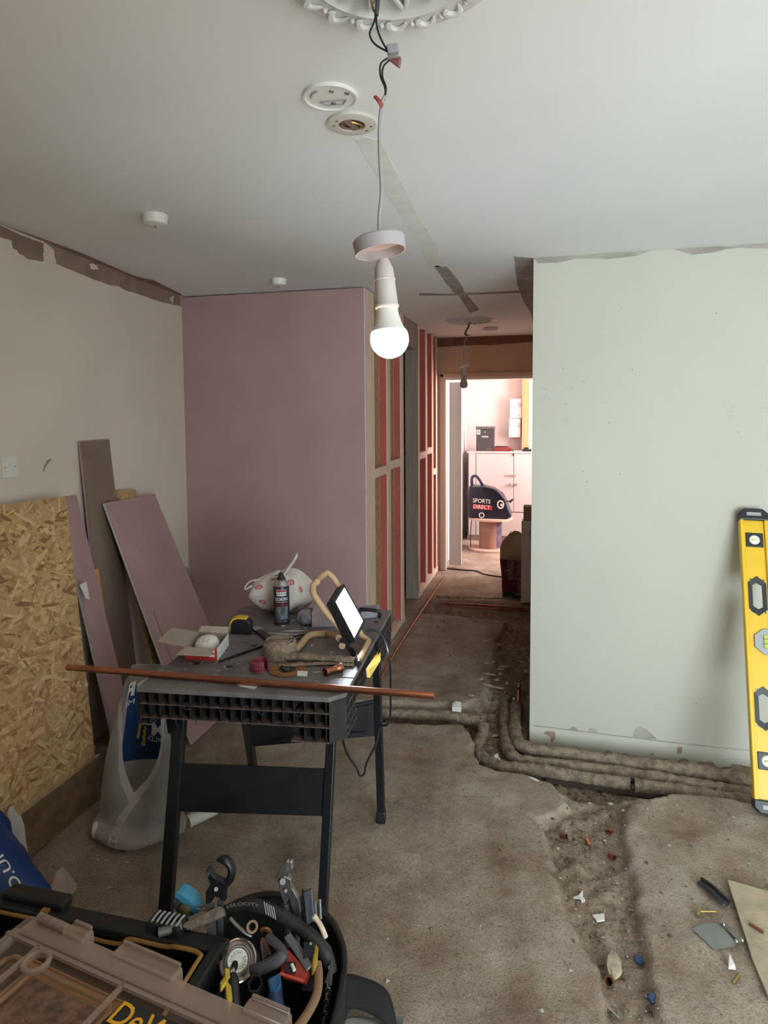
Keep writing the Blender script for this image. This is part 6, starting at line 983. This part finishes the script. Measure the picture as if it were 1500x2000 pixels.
for z0, z1, x0, lab in ((1.565, 1.815, -.470, 'upper white plastic meter box on the pinkish far wall'), (1.315, 1.558, -.480, 'lower white plastic meter box on the pinkish far wall')):
    t = thing('meter_box', lab, 'meter box', (x0+.07, 8.8, z0)); MB().box((x0, 8.70, z0), (x0+.15, 8.82, z1)).build('case', 'white_plastic', t, bevel=.004); MB().box((x0+.01, 8.694, z1-.11), (x0+.14, 8.70, z1-.055)).build('cover', mat('cover_lilac', (.55, .54, .62), .4), t, bevel=.002); MB().cyl((x0+.12, 8.694, z0+.03), (x0+.12, 8.70, z0+.03), .008, n=10).build('screw', 'grey_plastic', t)
b = MB().box((-.315, 8.66, 1.145), (-.225, 8.82, 2.4)); tag(b.build('timber_post', 'timber_orange', bevel=.003), 'orange timber post beside the white meter boxes', 'post')
# cable drum used as a stand, with a holdall on top
dc_ = (-.645, 7.86); dm = thing('cable_drum', 'empty wooden cable drum standing on its end', 'cable drum', (*dc_, 0)); mat('drum_ply', (.62, .43, .34), .7, var=.08); mat('drum_card', (.36, .20, .15), .75, var=.12)
MB().lathe([(0, 0), (.262, 0), (.262, .022), (0, .022)], (*dc_, .002), 40).build('lower_flange', 'drum_ply', dm, smooth=True); MB().lathe([(0, .368), (.262, .368), (.262, .390), (0, .390)], (*dc_, .002), 40).build('upper_flange', 'drum_ply', dm, smooth=True); br_ = MB().lathe([(.135, .022), (.135, .368)], (*dc_, .002), 32).build('barrel', 'drum_card', dm, smooth=True)
MB().lathe([(.1365, .03), (.1365, .36)], (*dc_, .002), 10, arc=.13).build('paint_stain', mat('drum_stain', (.17, .13, .20), .7, var=.3, scale=20), br_, smooth=True).rotation_euler = (0, 0, R(-52))
bpy.data.objects['paint_stain'].location = (Vector((*dc_, 0))-root_loc(br_)) - (Matrix.Rotation(R(-52), 3, 'Z') @ (Vector((*dc_, 0))-root_loc(br_)))
MB().tube(spline([(-.86, 7.80, .38), (-.875, 7.79, .2), (-.873, 7.80, .02)], 3), .005, 6).build('hanging_cord', 'black_cable', dm)
hb = thing('sports_holdall', 'dark navy shopping holdall with white and red print on the cable drum', 'bag', (-.645, 7.80, .392)); mat('navy_bag', (.020, .020, .036), .32, var=.3, scale=8); Yb = 7.70
side = [(-.895, .395), (-.44, .395), (-.385, .42), (-.415, .50), (-.44, .575), (-.50, .68), (-.60, .745), (-.72, .775), (-.82, .77), (-.885, .78), (-.905, .60)]
bod = MB().prism([(x, Yb, z) for x, z in side], (0, .24, 0)).build('bag_body', 'navy_bag', hb, bevel=.022, smooth=True, seg=4)
MB().tube(spline([(-.86, Yb+.10, .76), (-.855, Yb+.06, .87), (-.80, Yb+.05, .885), (-.745, Yb+.08, .80), (-.73, Yb+.10, .765)], 6), .018, 8, flat=.5).build('handle', mat('navy_handle', (.05, .055, .10), .5), hb, smooth=True)
MB().tube(spline([(-.70, Yb-.004, .765), (-.58, Yb-.004, .735), (-.50, Yb-.004, .66), (-.46, Yb-.004, .60)], 5), .008, 6).build('seam', 'black_plastic', hb); MB().tube(spline([(-.455, Yb+.02, .60), (-.40, Yb+.0, .615), (-.375, Yb-.01, .635), (-.41, Yb, .59)], 4), .012, 8, flat=.5).build('zip_pull', 'black_plastic', hb, smooth=True)
text_part('lettering', 'SPORTS', .070, (-.735, Yb-.002, .598), (1, 0, -.06), (.06, 0, 1), 'letter_white', bod, .004, squash=.86); MB().prism([(-.835, Yb-.001, .560), (-.615, Yb-.001, .548), (-.61, Yb-.001, .495), (-.838, Yb-.001, .508)], (0, -.001, 0)).build('red_panel', mat('bag_red', (.55, .02, .03), .45), bod)
text_part('lettering', 'DIRECT', .066, (-.735, Yb-.003, .528), (1, 0, -.05), (.05, 0, 1), 'letter_white', bod, .004, squash=.88)
MB().lathe([(.034, 0), (.052, 0), (.052, .002), (.034, .002)], (-.515, Yb-.001, .565), 24, axis=(0, -1, 0), sx=.8).build('roundel', 'letter_white', bod); MB().lathe([(0, 0), (.016, 0)], (-.505, Yb-.002, .560), 14, axis=(0, -1, 0)).build('roundel', 'letter_white', bod); MB().lathe([(.022, 0), (.033, 0)], (-.735, Yb-.002, .432), 20, axis=(0, -1, 0)).build('roundel', 'letter_white', bod)
# ---- compost sack, white unit and carton against the passage wall
cs_ = thing('compost_sack', 'tall paper compost sack with folded top and maroon lower half in the passage', 'sack', (-.235, 5.85, 0)); mat('sack_tan', (.40, .30, .22), .7, var=.1, scale=8); mat('sack_maroon', (.14, .022, .05), .5, var=.1)
def csp(s, t, k=1.0):
    a = 2*math.pi*s; w_ = .135*(1+.06*math.sin(math.pi*t)) if t < .78 else .135*(1-.62*((t-.78)/.22)**1.3); dd = .080*(1 if t < .66 else max(.10, 1-(t-.66)/.28)); ca, sa = math.cos(a), math.sin(a); rr = (abs(ca)**4.5+abs(sa)**4.5)**(-1/4.5)
    return Vector((-.232+rr*ca*w_*k+.010*math.sin(11*t+3*a)*t-.02*t, 5.85+rr*sa*dd*k+.006*math.sin(8*t+4*a), .004+.57*t+(.016*math.sin(4*a+1) if t > .7 else 0)*t))
cso = MB().grid(csp, 40, 24, wrap=True).build('sack_body', 'sack_tan', cs_, smooth=True); MB().grid(lambda s, t: csp(s, .03+.57*t, 1.015), 40, 14, wrap=True).build('maroon_print', 'sack_maroon', cs_, smooth=True)
MB().grid(lambda s, t: csp(s, .0+.10*t, 1.022), 40, 4, wrap=True).build('dark_foot', mat('sack_green', (.03, .05, .035), .5), cs_, smooth=True)
text_part('lettering', 'universal growing', .050, (0, 0, 0), (1, 0, 0), (0, 1, 0), mat('sack_letter', (.50, .36, .36), .6), cso, .0, warp=lambda x, y: csp(.775+y/.55, .36-x/.565, 1.03)); text_part('lettering', 'compost', .050, (0, 0, 0), (1, 0, 0), (0, 1, 0), 'sack_letter', cso, .0, warp=lambda x, y: csp(.70+y/.55, .44-x/.565, 1.03))
wu = thing('slim_cabinet', 'slim white cabinet standing against the passage wall beside the compost sack', 'cabinet', (-.10, 5.75, 0)); MB().box((-.200, 5.60, .02), (-.050, 5.73, .72)).build('side_panel', 'white_paint', wu, bevel=.004); MB().box((-.192, 5.61, 0), (-.172, 5.64, .02)).build('foot', 'grey_plastic', wu); MB().lathe([(.018, 0), (.026, .0), (.026, .006), (.018, .006)], (-.115, 5.60, .61), 18, axis=(0, -1, 0)).build('dial', 'grey_plastic', wu)
b = MB().box((-.185, 5.61, .722), (-.055, 5.72, .845)); tag(b.build('cardboard_carton', 'card_grey', bevel=.003), 'brown cardboard carton on top of the slim white cabinet', 'box')
b = MB().tube(spline([(-1.0097, 6.7477, 0.0060), (-0.8283, 6.7178, 0.0060), (-0.6940, 6.7016, 0.0060), (-0.5876, 6.5701, 0.0060), (-0.3951, 6.5060, 0.0060)], 4), .010, 6, flat=.6); tag(b.build('floor_cable', 'black_cable', smooth=True), 'thin dark cable lying across the doorway floor', 'cable')
